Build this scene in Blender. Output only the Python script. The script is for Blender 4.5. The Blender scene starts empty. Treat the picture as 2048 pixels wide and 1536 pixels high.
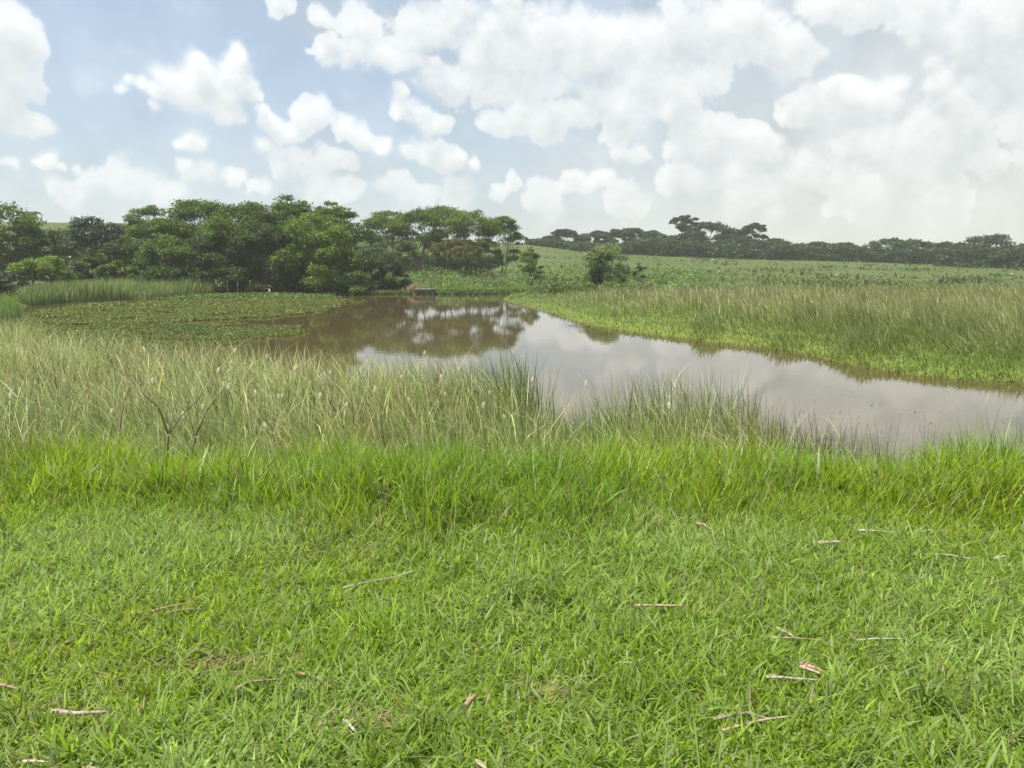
import bpy, math, random
import numpy as np
from mathutils import Vector

# ------------------------------------------------------------------ camera, world, sun, exposure
SC = bpy.context.scene
COL = SC.collection
R = math.radians
F = 1600.0            # focal length in pixels of the 2048 px wide photograph
PITCH = R(8.7)
CZ = 3.0              # camera height above the pond
cam = bpy.data.objects.new('camera', bpy.data.cameras.new('camera')); COL.objects.link(cam)
cam.data.sensor_width = 36.0; cam.data.lens = 36.0*F/2048.0
cam.data.clip_start = 0.05; cam.data.clip_end = 6000
cam.location = (0, 0, CZ); cam.rotation_euler = (R(90)-PITCH, 0, 0)
SC.camera = cam
SC.render.engine = 'CYCLES'
SC.view_settings.view_transform = 'Standard'; SC.view_settings.look = 'None'
SC.view_settings.exposure = 0.45; SC.view_settings.gamma = 1.0
SC.view_settings.use_curve_mapping = False
SC.cycles.max_bounces = 6; SC.cycles.diffuse_bounces = 3; SC.cycles.glossy_bounces = 3
SC.cycles.transmission_bounces = 4; SC.cycles.transparent_max_bounces = 4; SC.cycles.volume_bounces = 1
SC.cycles.use_denoising = True
SC.cycles.sample_clamp_indirect = 6.0

SUN_EL, SUN_AZ = 68.0, -105.0       # azimuth from straight ahead, negative = left
SUN_STRENGTH = 5.0
sd = bpy.data.lights.new('sun', 'SUN'); sd.energy = SUN_STRENGTH; sd.angle = R(0.55); sd.color = (1.0, 0.94, 0.78)
sun = bpy.data.objects.new('sun', sd); COL.objects.link(sun)
_d = Vector((math.sin(R(SUN_AZ))*math.cos(R(SUN_EL)), math.cos(R(SUN_AZ))*math.cos(R(SUN_EL)), math.sin(R(SUN_EL))))
sun.rotation_euler = _d.to_track_quat('Z', 'Y').to_euler(); sun.location = (0, 0, 60)

# ---- numpy noise
def hash2(i, j, seed):
    h = (i.astype(np.int64)*374761393 + j.astype(np.int64)*668265263 + seed*974634777) & 0x7fffffff
    h = ((h ^ (h >> 13))*1274126177) & 0x7fffffff
    h = (h ^ (h >> 16)) & 0xffff
    return h.astype(np.float32)/65535.0
def vnoise(x, y, seed=0, perx=None):
    xi = np.floor(x); yi = np.floor(y); fx = (x-xi).astype(np.float32); fy = (y-yi).astype(np.float32)
    xi = xi.astype(np.int64); yi = yi.astype(np.int64); x1 = xi+1
    if perx: xi = xi % perx; x1 = x1 % perx
    fx = fx*fx*(3-2*fx); fy = fy*fy*(3-2*fy)
    a = hash2(xi, yi, seed); b = hash2(x1, yi, seed); c = hash2(xi, yi+1, seed); d = hash2(x1, yi+1, seed)
    return (a*(1-fx)+b*fx)*(1-fy)+(c*(1-fx)+d*fx)*fy
def fbm(x, y, seed=0, octs=4, gain=0.5, perx=None):
    s = 0; a = 1.0; t = 0; f = 1
    for o in range(octs):
        s = s + a*vnoise(x*f, y*f, seed+o*17, perx*f if perx else None); t += a; a *= gain; f *= 2
    return s/t
def sstep(e0, e1, x):
    t = np.clip((x-e0)/(e1-e0), 0, 1); return t*t*(3-2*t)

# ---- the clouded sky: cumulus lobes in degrees of azimuth / elevation, computed here
def azel(px, py):
    u = (px-1024)/F; v = (768-py)/F
    X = u; Y = math.cos(PITCH)+v*math.sin(PITCH); Z = -math.sin(PITCH)+v*math.cos(PITCH)
    return math.degrees(math.atan2(X, Y)), math.degrees(math.atan2(Z, math.hypot(X, Y)))
# (x, y, radius) lobes as read off the photograph; strength per cloud
CLOUDS = [
 (1.0, [(10,55,60),(45,80,40),(-40,110,90),(20,140,40)]), (0.55, [(30,165,45),(85,185,30),(60,140,35)]),
 (1.0, [(5,205,45),(45,220,36),(90,236,26),(-50,190,70)]),
 (1.0, [(330,158,36),(395,140,40),(478,145,44),(440,192,42),(368,185,42),(500,182,28),(485,108,22),(395,110,24),(455,225,28),(300,180,26)]),
 (0.6, [(272,165,18),(300,215,20),(250,180,14)]),
 (0.95, [(372,270,22),(352,285,17),(392,284,17)]),
 (1.0, [(528,222,18),(545,250,24),(610,235,34),(645,220,26),(585,268,26),(695,250,26),(725,272,26),(765,285,22),(560,275,20)]),
 (0.95, [(803,185,20),(800,215,26),(845,232,28),(885,240,24),(860,255,22)]),
 (0.8, [(530,290,24),(595,318,40),(655,318,42),(710,322,26),(560,330,24)]),
 (1.0, [(815,298,24),(855,305,30),(905,318,28),(950,332,18),(880,325,22)]),
 (0.95, [(112,315,22),(92,328,14),(138,330,14)]), (0.5, [(25,322,16)]),
 (0.85, [(358,330,14),(400,345,26),(455,352,22),(360,350,22)]), (0.6, [(520,370,24),(490,365,16)]),
 (1.0, [(655,85,24),(648,110,22),(705,100,38),(770,110,38),(830,112,30),(868,118,16)]),
 (0.7, [(820,60,60),(720,40,50),(900,30,60),(640,30,30),(560,10,36)]),
 (1.0, [(1000,45,80),(1100,70,75),(1210,85,75),(1330,80,80),(1430,60,85),(1510,55,60),(1560,100,62),(1600,115,44),(1060,105,50),(960,90,50),(1180,110,55)]),
 (0.55, [(900,170,60),(980,160,70),(1060,170,60),(1130,165,40),(860,140,40),(1300,150,70),(1420,160,60)]),
 (1.0, [(985,245,30),(1045,232,40),(1110,238,46),(1165,228,36),(1090,268,30),(1010,262,26)]),
 (0.7, [(1200,200,50),(1250,230,50),(1300,200,40),(1230,270,40)]),
 (0.95, [(1355,175,24),(1385,200,28),(1345,225,26),(1380,255,40),(1430,262,46),(1485,285,38),(1540,300,32),(1512,265,18),(1420,300,36),(1350,290,30)]),
 (0.9, [(1235,312,22),(1285,306,24),(1262,318,20)]),
 (1.0, [(1148,355,24),(1205,362,32),(1130,374,18),(1238,374,16),(1175,375,26)]),
 (0.8, [(1030,358,20),(988,384,22),(1015,378,20)]),
 (0.7, [(1350,345,40),(1400,370,44),(1460,350,40),(1330,380,30)]),
 (1.0, [(1570,228,32),(1620,205,36),(1665,175,34),(1700,195,44),(1750,215,50),(1660,225,34),(1600,238,24)]),
 (0.75, [(1850,118,20),(1872,150,32),(1895,200,46),(1845,255,60),(1945,250,66),(1780,285,56),(1700,300,44),(1880,310,70),(2000,330,60)]),
 (0.85, [(1960,60,80),(2040,30,90),(1850,10,70),(1730,-5,70),(2040,140,60),(1980,110,50),(1650,0,60)]),
 (0.6, [(1780,170,30),(1960,160,50),(2040,230,60),(2090,300,70)]),
 (0.5, [(700,372,46),(790,372,44),(640,362,40),(850,380,30)]), (0.45, [(180,370,50),(260,360,50),(330,385,40),(120,385,40)]),
 (0.5, [(900,385,50),(1080,400,60),(1260,400,60),(1500,400,70),(1700,380,80),(1900,400,80),(1600,345,50)]),
]
VEILS = [(1000,150,190,75,.9),(1330,170,300,70,.9),(760,50,260,70,.75),(1180,230,200,60,.7),(1750,60,260,90,.75),(1960,220,200,140,.85),(40,150,100,70,.6),(1450,330,400,90,.6),(640,330,200,60,.5)]
def make_sky_image():
    W, Hh = 5120, 1280
    az = (np.arange(W, dtype=np.float32)+.5)/W*360-90-0.0          # u=0 -> -90
    az = np.where(az > 180, az-360, az)
    el = (np.arange(Hh, dtype=np.float32)+.5)/Hh*92-2
    U = (np.arange(W, dtype=np.float32)+.5)/W
    AZ, EL = np.meshgrid(az, el); UU, _ = np.meshgrid(U, el)
    P = 360/4.0
    n1 = fbm(UU*90, EL/4.0, 11, 5, .55, 90); n2 = fbm(UU*90, EL/4.0, 77, 5, .55, 90)
    m1 = fbm(UU*360, EL, 12, 4, .5, 360); m2 = fbm(UU*360, EL, 78, 4, .5, 360)
    AW = AZ + (n1-.5)*1.9 + (m1-.5)*.8; EW = EL + (n2-.5)*1.4 + (m2-.5)*.7
    Fd = np.zeros_like(AZ); St = np.zeros_like(AZ)
    clouds = []
    for s, lobes in CLOUDS:
        clouds.append((s, [(*azel(x, y), r/27.9*(math.cos(R(azel(x, y)[0]))**1.2)) for x, y, r in lobes]))
    rg = random.Random(5)
    for _ in range(230):                                             # the sky goes on in the same way all round
        a = rg.uniform(-180, 180); e = 2+60*rg.random()**1.6
        if abs(a) < 41 and e < 31: continue
        sc = (0.5+e/22)*rg.uniform(.7, 1.5); k = rg.randint(3, 8)
        clouds.append((rg.choice([1, .9, .7]), [(a+rg.uniform(-2.4, 2.4)*sc/math.cos(R(min(e, 70))), e+abs(rg.gauss(0, .6))*sc, rg.uniform(.8, 1.6)*sc) for _ in range(k)]))
    for s, lobes in clouds:
        amax = max(abs((l[0]-lobes[0][0]+180) % 360-180)+l[2] for l in lobes)*2.0+6; e0_ = min(l[1]-l[2] for l in lobes)-4; e1_ = max(l[1]+l[2] for l in lobes)+4
        J0 = int(np.searchsorted(el, e0_)); J1 = int(np.searchsorted(el, e1_)); wd_ = min(amax/max(.25, math.cos(R(min(e1_, 78)))), 175)
        I0 = int(((lobes[0][0]-wd_+90) % 360)/360*W); In = np.arange(I0, I0+int(2*wd_/360*W)) % W
        slc = np.ix_(range(J0, J1), In); rem = np.ones((J1-J0, len(In)), np.float32)
        AWc = AW[slc]; EWc = EW[slc]
        for (a, e, r) in lobes:
            r *= .97; ca = max(.2, math.cos(R(e))) if e > 31 else 1.0
            dx = AWc-a; dx = (dx+180) % 360-180
            q = ((dx*ca)**2+((EWc-e)*1.08)**2)/(r*r)
            rem *= 1-np.exp(-1.5*q)*.92
        Fd[slc] = np.maximum(Fd[slc], (1-rem)*(.35+.65*s)); St[slc] = np.maximum(St[slc], (1-rem)*s)
    if 0:
        for (a, e, r) in []:
            ca = max(.2, math.cos(R(e))) if e > 31 else 1.0
            rx = (r+3.5)/ca
            j0 = int(np.searchsorted(el, e-r-3)); j1 = int(np.searchsorted(el, e+r+3))
            i0 = int(((a-rx+90) % 360)/360*W); n = int(2*rx/360*W)+1
            idx = np.arange(i0, i0+n) % W
            sl = np.ix_(range(j0, j1), idx)
            dx = AW[sl]-a; dx = (dx+180) % 360-180
            d = np.sqrt((dx*ca)**2+((EW[sl]-e)*1.08)**2)
            f = np.clip(1.16-d/r, 0, 1)*s
            Fd[sl] = np.maximum(Fd[sl], f)
    nb = fbm(UU*360, EL, 5, 6, .6, 360)
    nb = 1-np.abs(nb*2-1)
    big = fbm(UU*60, EL/6, 31, 4, .5, 60)
    fine = fbm(UU*720, EL*2, 6, 4, .55, 720)
    wisp = sstep(.52, .80, fbm(UU*120, EL/2.2, 41, 5, .55, 120))*.20
    fb = fbm(UU*240, EL/1.5, 55, 6, .6, 240)
    dens = np.maximum(Fd, wisp) + ((fb-.5)*.80+(nb-.72)*.16+(fine-.5)*.14)*(Fd > .04)*np.clip(Fd*4, 0, 1)
    wsoft = .085+.24*sstep(.40, .62, fbm(UU*120, EL/3, 99, 4, .5, 120))
    C = sstep(.30-wsoft, .30+wsoft, dens)*(.70+.28*sstep(.3, .9, St+.25*(fb-.5)))
    # a light march through the cloud field towards the sun (up and a little left)
    tr = np.zeros_like(C)
    px_per = Hh/92.0; pw = W/360.0
    for k, st in enumerate([.25, .6, 1.1, 1.8, 2.8]):
        tr += np.roll(np.roll(dens, -int(round(st*px_per)), 0), int(round(-st*.25*-1*pw)), 1).clip(0, 1)*(1.0 if k < 4 else .7)
    L = np.exp(-tr*.30)
    L = .44+.58*L/ np.exp(-.30*.8)
    L = np.clip((L-.80)*1.35+.80 + (fb-.5)*.50 + (n1-.5)*.16, .40, 1.0)
    elc = np.clip(EL, 0, 90)
    # veil: milky low sky, thicker towards the right
    right = sstep(-12, 26, AZ)*sstep(120, 60, np.abs(AZ))
    Hz = .46+.50*np.exp(-elc/6.5) + .40*right*np.exp(-elc/40) + (big-.5)*.30 
    gr = np.zeros_like(Hz); big2 = fbm(UU*120, EL/3, 61, 5, .55, 120)
    for (x_, y_, rx_, ry_, s_) in VEILS:
        a_, e_ = azel(x_, y_); rr_ = np.sqrt(((AW-a_)/(rx_/27.9))**2+((EW-e_)/(ry_/27.9))**2)
        gr = np.maximum(gr, s_*sstep(1.3, .25, rr_+(big2-.5)*.9))
    Hz = np.clip(np.maximum(Hz, gr), .12, .975)
    cr = np.stack([.57+.41*((L-.42)/.58), .62+.365*((L-.42)/.58), .63+.345*((L-.42)/.58)], -1)
    veil = np.stack([.50+.14*right+0*AZ, .60+.08*right, .70+.0*right], -1)+ np.exp(-elc/7)[..., None]*np.array([.14, .10, .04])
    veil = veil*(1-gr[..., None]*.7)+np.array([.56, .61, .62])*gr[..., None]*.7+((big2-.5)*.24)[..., None]
    # distant clouds sink into the veil
    lo = np.exp(-elc/5.0)[..., None]*.50
    cr = cr*(1-lo)+veil*1.08*lo
    Cc = C[..., None]*(.97)
    rgb = veil*(1-Cc)*Hz[..., None]+cr*Cc
    A = Cc[..., 0]+(1-Cc[..., 0])*Hz
    rgb = rgb/np.maximum(A, 1e-4)[..., None]
    img = bpy.data.images.new('cloud_field', W, Hh, alpha=True, float_buffer=True)
    img.alpha_mode = 'CHANNEL_PACKED'
    px = np.empty((Hh, W, 4), np.float32); px[..., :3] = rgb; px[..., 3] = A
    img.pixels.foreach_set(px.ravel()); img.update(); img.pack()
    return img

world = bpy.data.worlds.new('World'); SC.world = world; world.use_nodes = True
nt = world.node_tree; nt.nodes.clear()
def N(t, **k):
    n = nt.nodes.new(t)
    for a, b in k.items(): setattr(n, a, b)
    return n
sky = N('ShaderNodeTexSky', sky_type='NISHITA', sun_disc=False, sun_elevation=R(SUN_EL), sun_rotation=R(SUN_AZ), altitude=400, air_density=1.0, dust_density=2.0, ozone_density=1.2)
tc = N('ShaderNodeTexCoord'); sp = N('ShaderNodeSeparateXYZ'); nt.links.new(tc.outputs['Generated'], sp.inputs[0])
def M(op, a, b=None):
    n = N('ShaderNodeMath', operation=op)
    for i, v in enumerate((a, b)):
        if v is None: continue
        if isinstance(v, (int, float)): n.inputs[i].default_value = v
        else: nt.links.new(v, n.inputs[i])
    return n.outputs[0]
u = M('ADD', M('DIVIDE', M('ARCTAN2', sp.outputs[0], sp.outputs[1]), 2*math.pi), 0.25)
v = M('DIVIDE', M('ADD', M('MAXIMUM', M('MULTIPLY', M('ARCSINE', sp.outputs[2]), 180/math.pi), -1.9), 2.0), 92.0)
cmb = N('ShaderNodeCombineXYZ'); nt.links.new(u, cmb.inputs[0]); nt.links.new(v, cmb.inputs[1])
ti = N('ShaderNodeTexImage', interpolation='Cubic', extension='REPEAT'); ti.image = make_sky_image(); nt.links.new(cmb.outputs[0], ti.inputs[0])
bg1 = N('ShaderNodeBackground'); bg1.inputs[1].default_value = 0.12; nt.links.new(sky.outputs[0], bg1.inputs[0])
bg2 = N('ShaderNodeBackground'); bg2.inputs[1].default_value = 0.82; nt.links.new(ti.outputs[0], bg2.inputs[0])
mx = N('ShaderNodeMixShader'); nt.links.new(ti.outputs[1], mx.inputs[0]); nt.links.new(bg1.outputs[0], mx.inputs[1]); nt.links.new(bg2.outputs[0], mx.inputs[2])
wo = N('ShaderNodeOutputWorld'); nt.links.new(mx.outputs[0], wo.inputs[0])

# ------------------------------------------------------------------ geometry helpers
def ray(px, py):
    uu = (px-1024)/F; vv = (768-py)/F
    return np.array([uu, math.cos(PITCH)+vv*math.sin(PITCH), -math.sin(PITCH)+vv*math.cos(PITCH)])
def at_z(px, py, z=0.0):
    d = ray(px, py); t = (z-CZ)/d[2]; return d[0]*t, d[1]*t
def at_Y(px, py, Y):
    d = ray(px, py); t = Y/d[1]; return d[0]*t, Y, CZ+d[2]*t
def slope(py): d = ray(1024, py); return -d[2]/d[1]

# pond outline in metres
POND = [at_z(*p) for p in [(-10,650),(26,640),(45,613),(140,604),(300,597),(420,590),(470,583),(560,580),(700,582),(830,586),(1000,584),(1128,584.5),
        (1060,589),(1010,594),(1005,600),(1035,609),(1100,626),(1150,644),(1220,658),(1290,668),(1400,682),(1500,693),(1600,706),(1700,732),(1830,752),(1940,762),(2048,767),(2250,784),(2600,800)]]
POND += [(30, 14), (30, 9.4), (14, 9.2), (6, 9.1), (3.2, 9.0), (2.9, 10.3), (1.4, 10.5), (1.0, 9.6), (.35, 9.7), (.15, 12.0), (-.9, 13.0), (-3.4, 13.4), (-6.5, 14.8), (-9.5, 16.0), (-15, 22), (-22, 30)]
PP = np.array(POND)
def pond_sd(x, y):
    """signed distance to the pond outline, negative in the water"""
    x = np.asarray(x, float); y = np.asarray(y, float)
    best = np.full(x.shape, 1e9); ins = np.zeros(x.shape, bool)
    for k in range(len(PP)):
        ax, ay = PP[k]; bx, by = PP[(k+1) % len(PP)]
        ex, ey = bx-ax, by-ay
        t = np.clip(((x-ax)*ex+(y-ay)*ey)/(ex*ex+ey*ey), 0, 1)
        best = np.minimum(best, np.hypot(x-ax-t*ex, y-ay-t*ey))
        c = ((ay > y) != (by > y)) & (x < (bx-ax)*(y-ay)/(by-ay+1e-12)+ax)
        ins ^= c
    return np.where(ins, -best, best)
PXR = [-1500, 0, 300, 500, 750, 1000, 1060, 1150, 1300, 1500, 1800, 2048, 3500]
ZR = [17, 12.8, 12.3, 10.6, 9.2, 7.6, 7.0, 5.6, 4.6, 3.7, 2.9, 2.6, 2.6]
FL = [60, 66, 76, 82, 86, 84, 82, 66, 62, 60, 58, 56, 56]
def terrain(x, y):
    x = np.asarray(x, float); y = np.asarray(y, float)
    sdv = pond_sd(x, y)
    D = np.hypot(x, y); ay = np.maximum(y, 1e-3)
    px = 1024+1600*np.clip(x/ay, -3, 3)
    px = np.where(y < 1, np.where(x > 0, 3500, -1500), px)
    zr = np.interp(px, PXR, ZR); fl = np.interp(px, PXR, FL)
    t = np.clip((y-fl)/(200-fl), 0, 1); t = t*t*(1.7-.7*t)
    far = .25+(zr-.25)*t
    far = far + 0.25*(vnoise(x/23+50, y/23+50, 3)-.5)*np.clip((y-60)/40, 0, 1)
    back = np.clip((y-215)/900, 0, 1)
    far = far*(1-back*.5)
    lo = np.clip(sdv*.22, 0, .22)+.04*sdv.clip(0, 1)
    zz = np.where(y > 25, np.minimum(far, lo+np.maximum(0, far-.25)), lo)
    near = np.interp(y+.25*(vnoise(x*.7+9, y*.7+4, 8)-.5), [-50, 5.3, 6.0, 6.6, 7.2, 7.8, 8.6, 11, 14, 22], [1.5, 1.40, 1.20, .92, .62, .38, .20, .12, .06, 0])
    near = near + .03*(vnoise(x*1.3+7, y*1.3+3, 21)-.5)*2 + .012*(vnoise(x*4, y*4, 22)-.5)
    near = np.where(y > 22, 0, near)
    side = np.clip((np.abs(x)-22)/20, 0, 1)
    zz = np.maximum(zz, near) + side*np.where(y < 30, .8, 0)*np.clip(sdv/10, 0, 1)
    inside = -np.minimum(.7, -sdv*.35)-.02
    return np.where(sdv < 0, inside, zz)
def on_ground(px, py, off=0.0):
    z = 1.4
    for _ in range(12):
        x, y = at_z(px, py, z+off); z = float(terrain(np.array([x]), np.array([y]))[0])
    return x, y, z+off

def mesh_from(name, V, quads=None, tris=None, colors=None, smooth=False):
    me = bpy.data.meshes.new(name)
    V = np.asarray(V, np.float32)
    nq = 0 if quads is None else len(quads); ntri = 0 if tris is None else len(tris)
    me.vertices.add(len(V)); me.vertices.foreach_set('co', V.ravel())
    loops = []; starts = []
    if nq: loops.append(np.asarray(quads, np.int32).ravel()); starts.append(np.arange(nq, dtype=np.int32)*4)
    if ntri: loops.append(np.asarray(tris, np.int32).ravel()); starts.append(nq*4+np.arange(ntri, dtype=np.int32)*3)
    L = np.concatenate(loops)
    me.loops.add(len(L)); me.loops.foreach_set('vertex_index', L)
    me.polygons.add(nq+ntri); me.polygons.foreach_set('loop_start', np.concatenate(starts))
    if smooth: me.polygons.foreach_set('use_smooth', np.ones(nq+ntri, bool))
    me.update(calc_edges=True); me.validate(clean_customdata=False)
    if colors is not None:
        ca = me.color_attributes.new('Col', 'FLOAT_COLOR', 'POINT')
        c4 = np.ones((len(V), 4), np.float32); c4[:, :3] = colors; ca.data.foreach_set('color', c4.ravel())
    return me
class MB:
    """collects pieces of one mesh"""
    def __init__(s): s.V = []; s.Q = []; s.T = []; s.C = []; s.n = 0
    def add(s, V, Q=None, T=None, C=(.5, .5, .5)):
        V = np.asarray(V, np.float32)
        if Q is not None and len(Q): s.Q.append(np.asarray(Q)+s.n)
        if T is not None and len(T): s.T.append(np.asarray(T)+s.n)
        C = np.asarray(C, np.float32); C = np.broadcast_to(C, (len(V), 3))
        s.V.append(V); s.C.append(C); s.n += len(V); return s
    def build(s, name, mat, parent=None, smooth=False, mesh=False):
        me = mesh_from(name, np.concatenate(s.V), np.concatenate(s.Q) if s.Q else None, np.concatenate(s.T) if s.T else None, np.concatenate(s.C), smooth)
        me.materials.append(mat)
        if mesh: return me
        o = bpy.data.objects.new(name, me); COL.objects.link(o)
        if parent is not None: o.parent = parent
        return o
def tag(o, label=None, cat=None, group=None, kind=None):
    if label: o['label'] = label
    if cat: o['category'] = cat
    if group: o['group'] = group
    if kind: o['kind'] = kind
    return o
def empty(name, loc, rz=0):
    o = bpy.data.objects.new(name, None); COL.objects.link(o); o.location = loc; o.rotation_euler = (0, 0, rz); o.empty_display_size = .2
    return o
def tube(mb, pts, radii, n=6, C=(.2, .15, .1), cap=True):
    pts = np.asarray(pts, float); k = len(pts); radii = np.broadcast_to(np.asarray(radii, float), (k,))
    tan = np.gradient(pts, axis=0); tan /= np.linalg.norm(tan, axis=1)[:, None]+1e-9
    ref = np.array([0, 0, 1.]) if abs(tan[0][2]) < .9 else np.array([1., 0, 0])
    V = []
    for i in range(k):
        a = np.cross(tan[i], ref); a /= np.linalg.norm(a)+1e-9; b = np.cross(tan[i], a)
        th = np.arange(n)/n*2*math.pi
        V.append(pts[i]+radii[i]*(np.cos(th)[:, None]*a+np.sin(th)[:, None]*b))
    V = np.concatenate(V); Q = []
    for i in range(k-1):
        for j in range(n):
            Q.append((i*n+j, i*n+(j+1) % n, (i+1)*n+(j+1) % n, (i+1)*n+j))
    T = []
    if cap:
        V = np.concatenate([V, pts[:1], pts[-1:]]); a, b = k*n, k*n+1
        for j in range(n): T.append((a, (j+1) % n, j)); T.append((b, (k-1)*n+j, (k-1)*n+(j+1) % n))
    mb.add(V, Q, T, C)
def box(mb, c, s, rz=0, C=(.4, .4, .4), j=0, rng=None):
    x, y, z = np.array(s)/2
    V = np.array([(-x,-y,-z),(x,-y,-z),(x,y,-z),(-x,y,-z),(-x,-y,z),(x,-y,z),(x,y,z),(-x,y,z)], float)
    if j: V += (rng or np.random.default_rng(1)).uniform(-j, j, V.shape)
    ca, sa = math.cos(rz), math.sin(rz)
    V = V@np.array([[ca, sa, 0], [-sa, ca, 0], [0, 0, 1]])+np.array(c)
    mb.add(V, [(0,3,2,1),(4,5,6,7),(0,1,5,4),(1,2,6,5),(2,3,7,6),(3,0,4,7)], None, C)

def blades(mb, P, h, w, az, lean, bend, c0, c1, segs=3, rng=None, prof=None, twist=0.5):
    """grass blades as bent tapering ribbons. P (N,3) roots; lean/bend in radians from vertical"""
    n = len(P); h = np.broadcast_to(h, (n,)); w = np.broadcast_to(w, (n,))
    side0 = az+math.pi/2+(rng.uniform(-twist, twist, n) if rng is not None else 0)
    sx, sy = np.cos(side0), np.sin(side0)
    rows = segs+1
    V = np.zeros((n, 2*segs+1, 3)); C = np.zeros((n, 2*segs+1, 3))
    pos = np.array(P, float); st = h/segs
    prof = prof or {2: [.75, .95], 3: [.7, 1, .7], 4: [.7, 1, .95, .55]}[segs]
    for k in range(segs):
        f = k/segs
        V[:, 2*k] = pos+np.stack([sx, sy, 0*sx], -1)*(w*prof[k]*.5)[:, None]
        V[:, 2*k+1] = pos-np.stack([sx, sy, 0*sx], -1)*(w*prof[k]*.5)[:, None]
        C[:, 2*k] = C[:, 2*k+1] = c0*(1-f)+c1*f
        th = lean+bend*(k+.5)/segs
        pos = pos+np.stack([np.sin(th)*np.cos(az), np.sin(th)*np.sin(az), np.cos(th)], -1)*st[:, None]
    V[:, 2*segs] = pos; C[:, 2*segs] = c1
    m = 2*segs+1; base = (np.arange(n)*m)[:, None]
    Q = []
    for k in range(segs-1): Q.append(base+np.array([2*k, 2*k+1, 2*k+3, 2*k+2]))
    T = base+np.array([2*segs-2, 2*segs-1, 2*segs])
    mb.add(V.reshape(-1, 3), np.concatenate(Q), T, C.reshape(-1, 3))
    return pos
def leafcards(mb, P, s, nrm, C, rng, asp=.55):
    n = len(P); nrm = nrm/(np.linalg.norm(nrm, axis=1)[:, None]+1e-9)
    r = rng.normal(size=(n, 3)); t = np.cross(nrm, r); t /= np.linalg.norm(t, axis=1)[:, None]+1e-9
    b = np.cross(nrm, t); s = np.broadcast_to(s, (n,))[:, None]
    V = np.stack([P-t*s*.5, P+b*s*asp*.5+t*s*.05, P+t*s*.5-nrm*s*.12, P-b*s*asp*.5+t*s*.05], 1)
    mb.add(V.reshape(-1, 3), (np.arange(n)*4)[:, None]+np.arange(4), None, np.repeat(C, 4, 0))

# ------------------------------------------------------------------ materials
def new_mat(name):
    m = bpy.data.materials.new(name); m.use_nodes = True; t = m.node_tree; t.nodes.clear()
    return m, t
def leaf_mat(name, trans=.38, rough=.5, spec=.3, tint=(1.25, 1.3, .55), k=1.0):
    m, t = new_mat(name); n = t.nodes; l = t.links
    at = n.new('ShaderNodeAttribute'); at.attribute_name = 'Col'
    p = n.new('ShaderNodeBsdfPrincipled'); p.inputs['Roughness'].default_value = rough; p.inputs['Specular IOR Level'].default_value = spec
    l.new(at.outputs['Color'], p.inputs['Base Color'])
    tr = n.new('ShaderNodeBsdfTranslucent'); mu = n.new('ShaderNodeMix'); mu.data_type = 'RGBA'; mu.blend_type = 'MULTIPLY'; mu.inputs[0].default_value = 1
    l.new(at.outputs['Color'], mu.inputs[6]); mu.inputs[7].default_value = (*tint, 1); l.new(mu.outputs[2], tr.inputs[0])
    mx = n.new('ShaderNodeMixShader'); mx.inputs[0].default_value = trans; l.new(p.outputs[0], mx.inputs[1]); l.new(tr.outputs[0], mx.inputs[2])
    o = n.new('ShaderNodeOutputMaterial'); l.new(mx.outputs[0], o.inputs[0]); return m
def solid_mat(name, rough=.8, scale=12, amt=.35, bump=.3, spec=.2):
    """colour from the mesh, broken up by noise grain"""
    m, t = new_mat(name); n = t.nodes; l = t.links
    at = n.new('ShaderNodeAttribute'); at.attribute_name = 'Col'; g = n.new('ShaderNodeNewGeometry')
    no = n.new('ShaderNodeTexNoise'); no.inputs['Scale'].default_value = scale; no.inputs['Detail'].default_value = 4; l.new(g.outputs['Position'], no.inputs['Vector'])
    mr = n.new('ShaderNodeMapRange'); mr.inputs[3].default_value = 1-amt; mr.inputs[4].default_value = 1+amt; mr.inputs[1].default_value = .3; mr.inputs[2].default_value = .7; l.new(no.outputs[0], mr.inputs[0])
    mu = n.new('ShaderNodeMix'); mu.data_type = 'RGBA'; mu.blend_type = 'MULTIPLY'; mu.inputs[0].default_value = 1; l.new(at.outputs['Color'], mu.inputs[6]); l.new(mr.outputs[0], mu.inputs[7])
    p = n.new('ShaderNodeBsdfPrincipled'); p.inputs['Roughness'].default_value = rough; p.inputs['Specular IOR Level'].default_value = spec; l.new(mu.outputs[2], p.inputs['Base Color'])
    b = n.new('ShaderNodeBump'); b.inputs[0].default_value = bump; b.inputs[1].default_value = .01; l.new(no.outputs[0], b.inputs['Height']); l.new(b.outputs[0], p.inputs['Normal'])
    o = n.new('ShaderNodeOutputMaterial'); l.new(p.outputs[0], o.inputs[0]); return m
M_LAWN = leaf_mat('lawn_leaf', .50, .5, .28, (1.3, 1.35, .5))
M_TALL = leaf_mat('tall_grass_leaf', .45, .42, .4, (1.3, 1.35, .45))
M_REED = leaf_mat('reed_leaf', .35, .45, .35, (1.2, 1.2, .6))
M_TREE = leaf_mat('tree_leaf', .36, .5, .3, (1.3, 1.4, .45))
M_FLUFF = leaf_mat('seed_fluff', .5, .8, .1, (1, 1, 1))
M_GLOSSY = leaf_mat('glossy_leaf', .15, .35, .5)
M_BARK = solid_mat('bark', .9, 6, .4, .6)
M_WOOD = solid_mat('weathered_wood', .85, 30, .4, .5)
M_STRAW = solid_mat('dry_straw', .6, 60, .3, .3, .3)
M_CONC = solid_mat('old_concrete', .9, 3, .35, .5)

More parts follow.
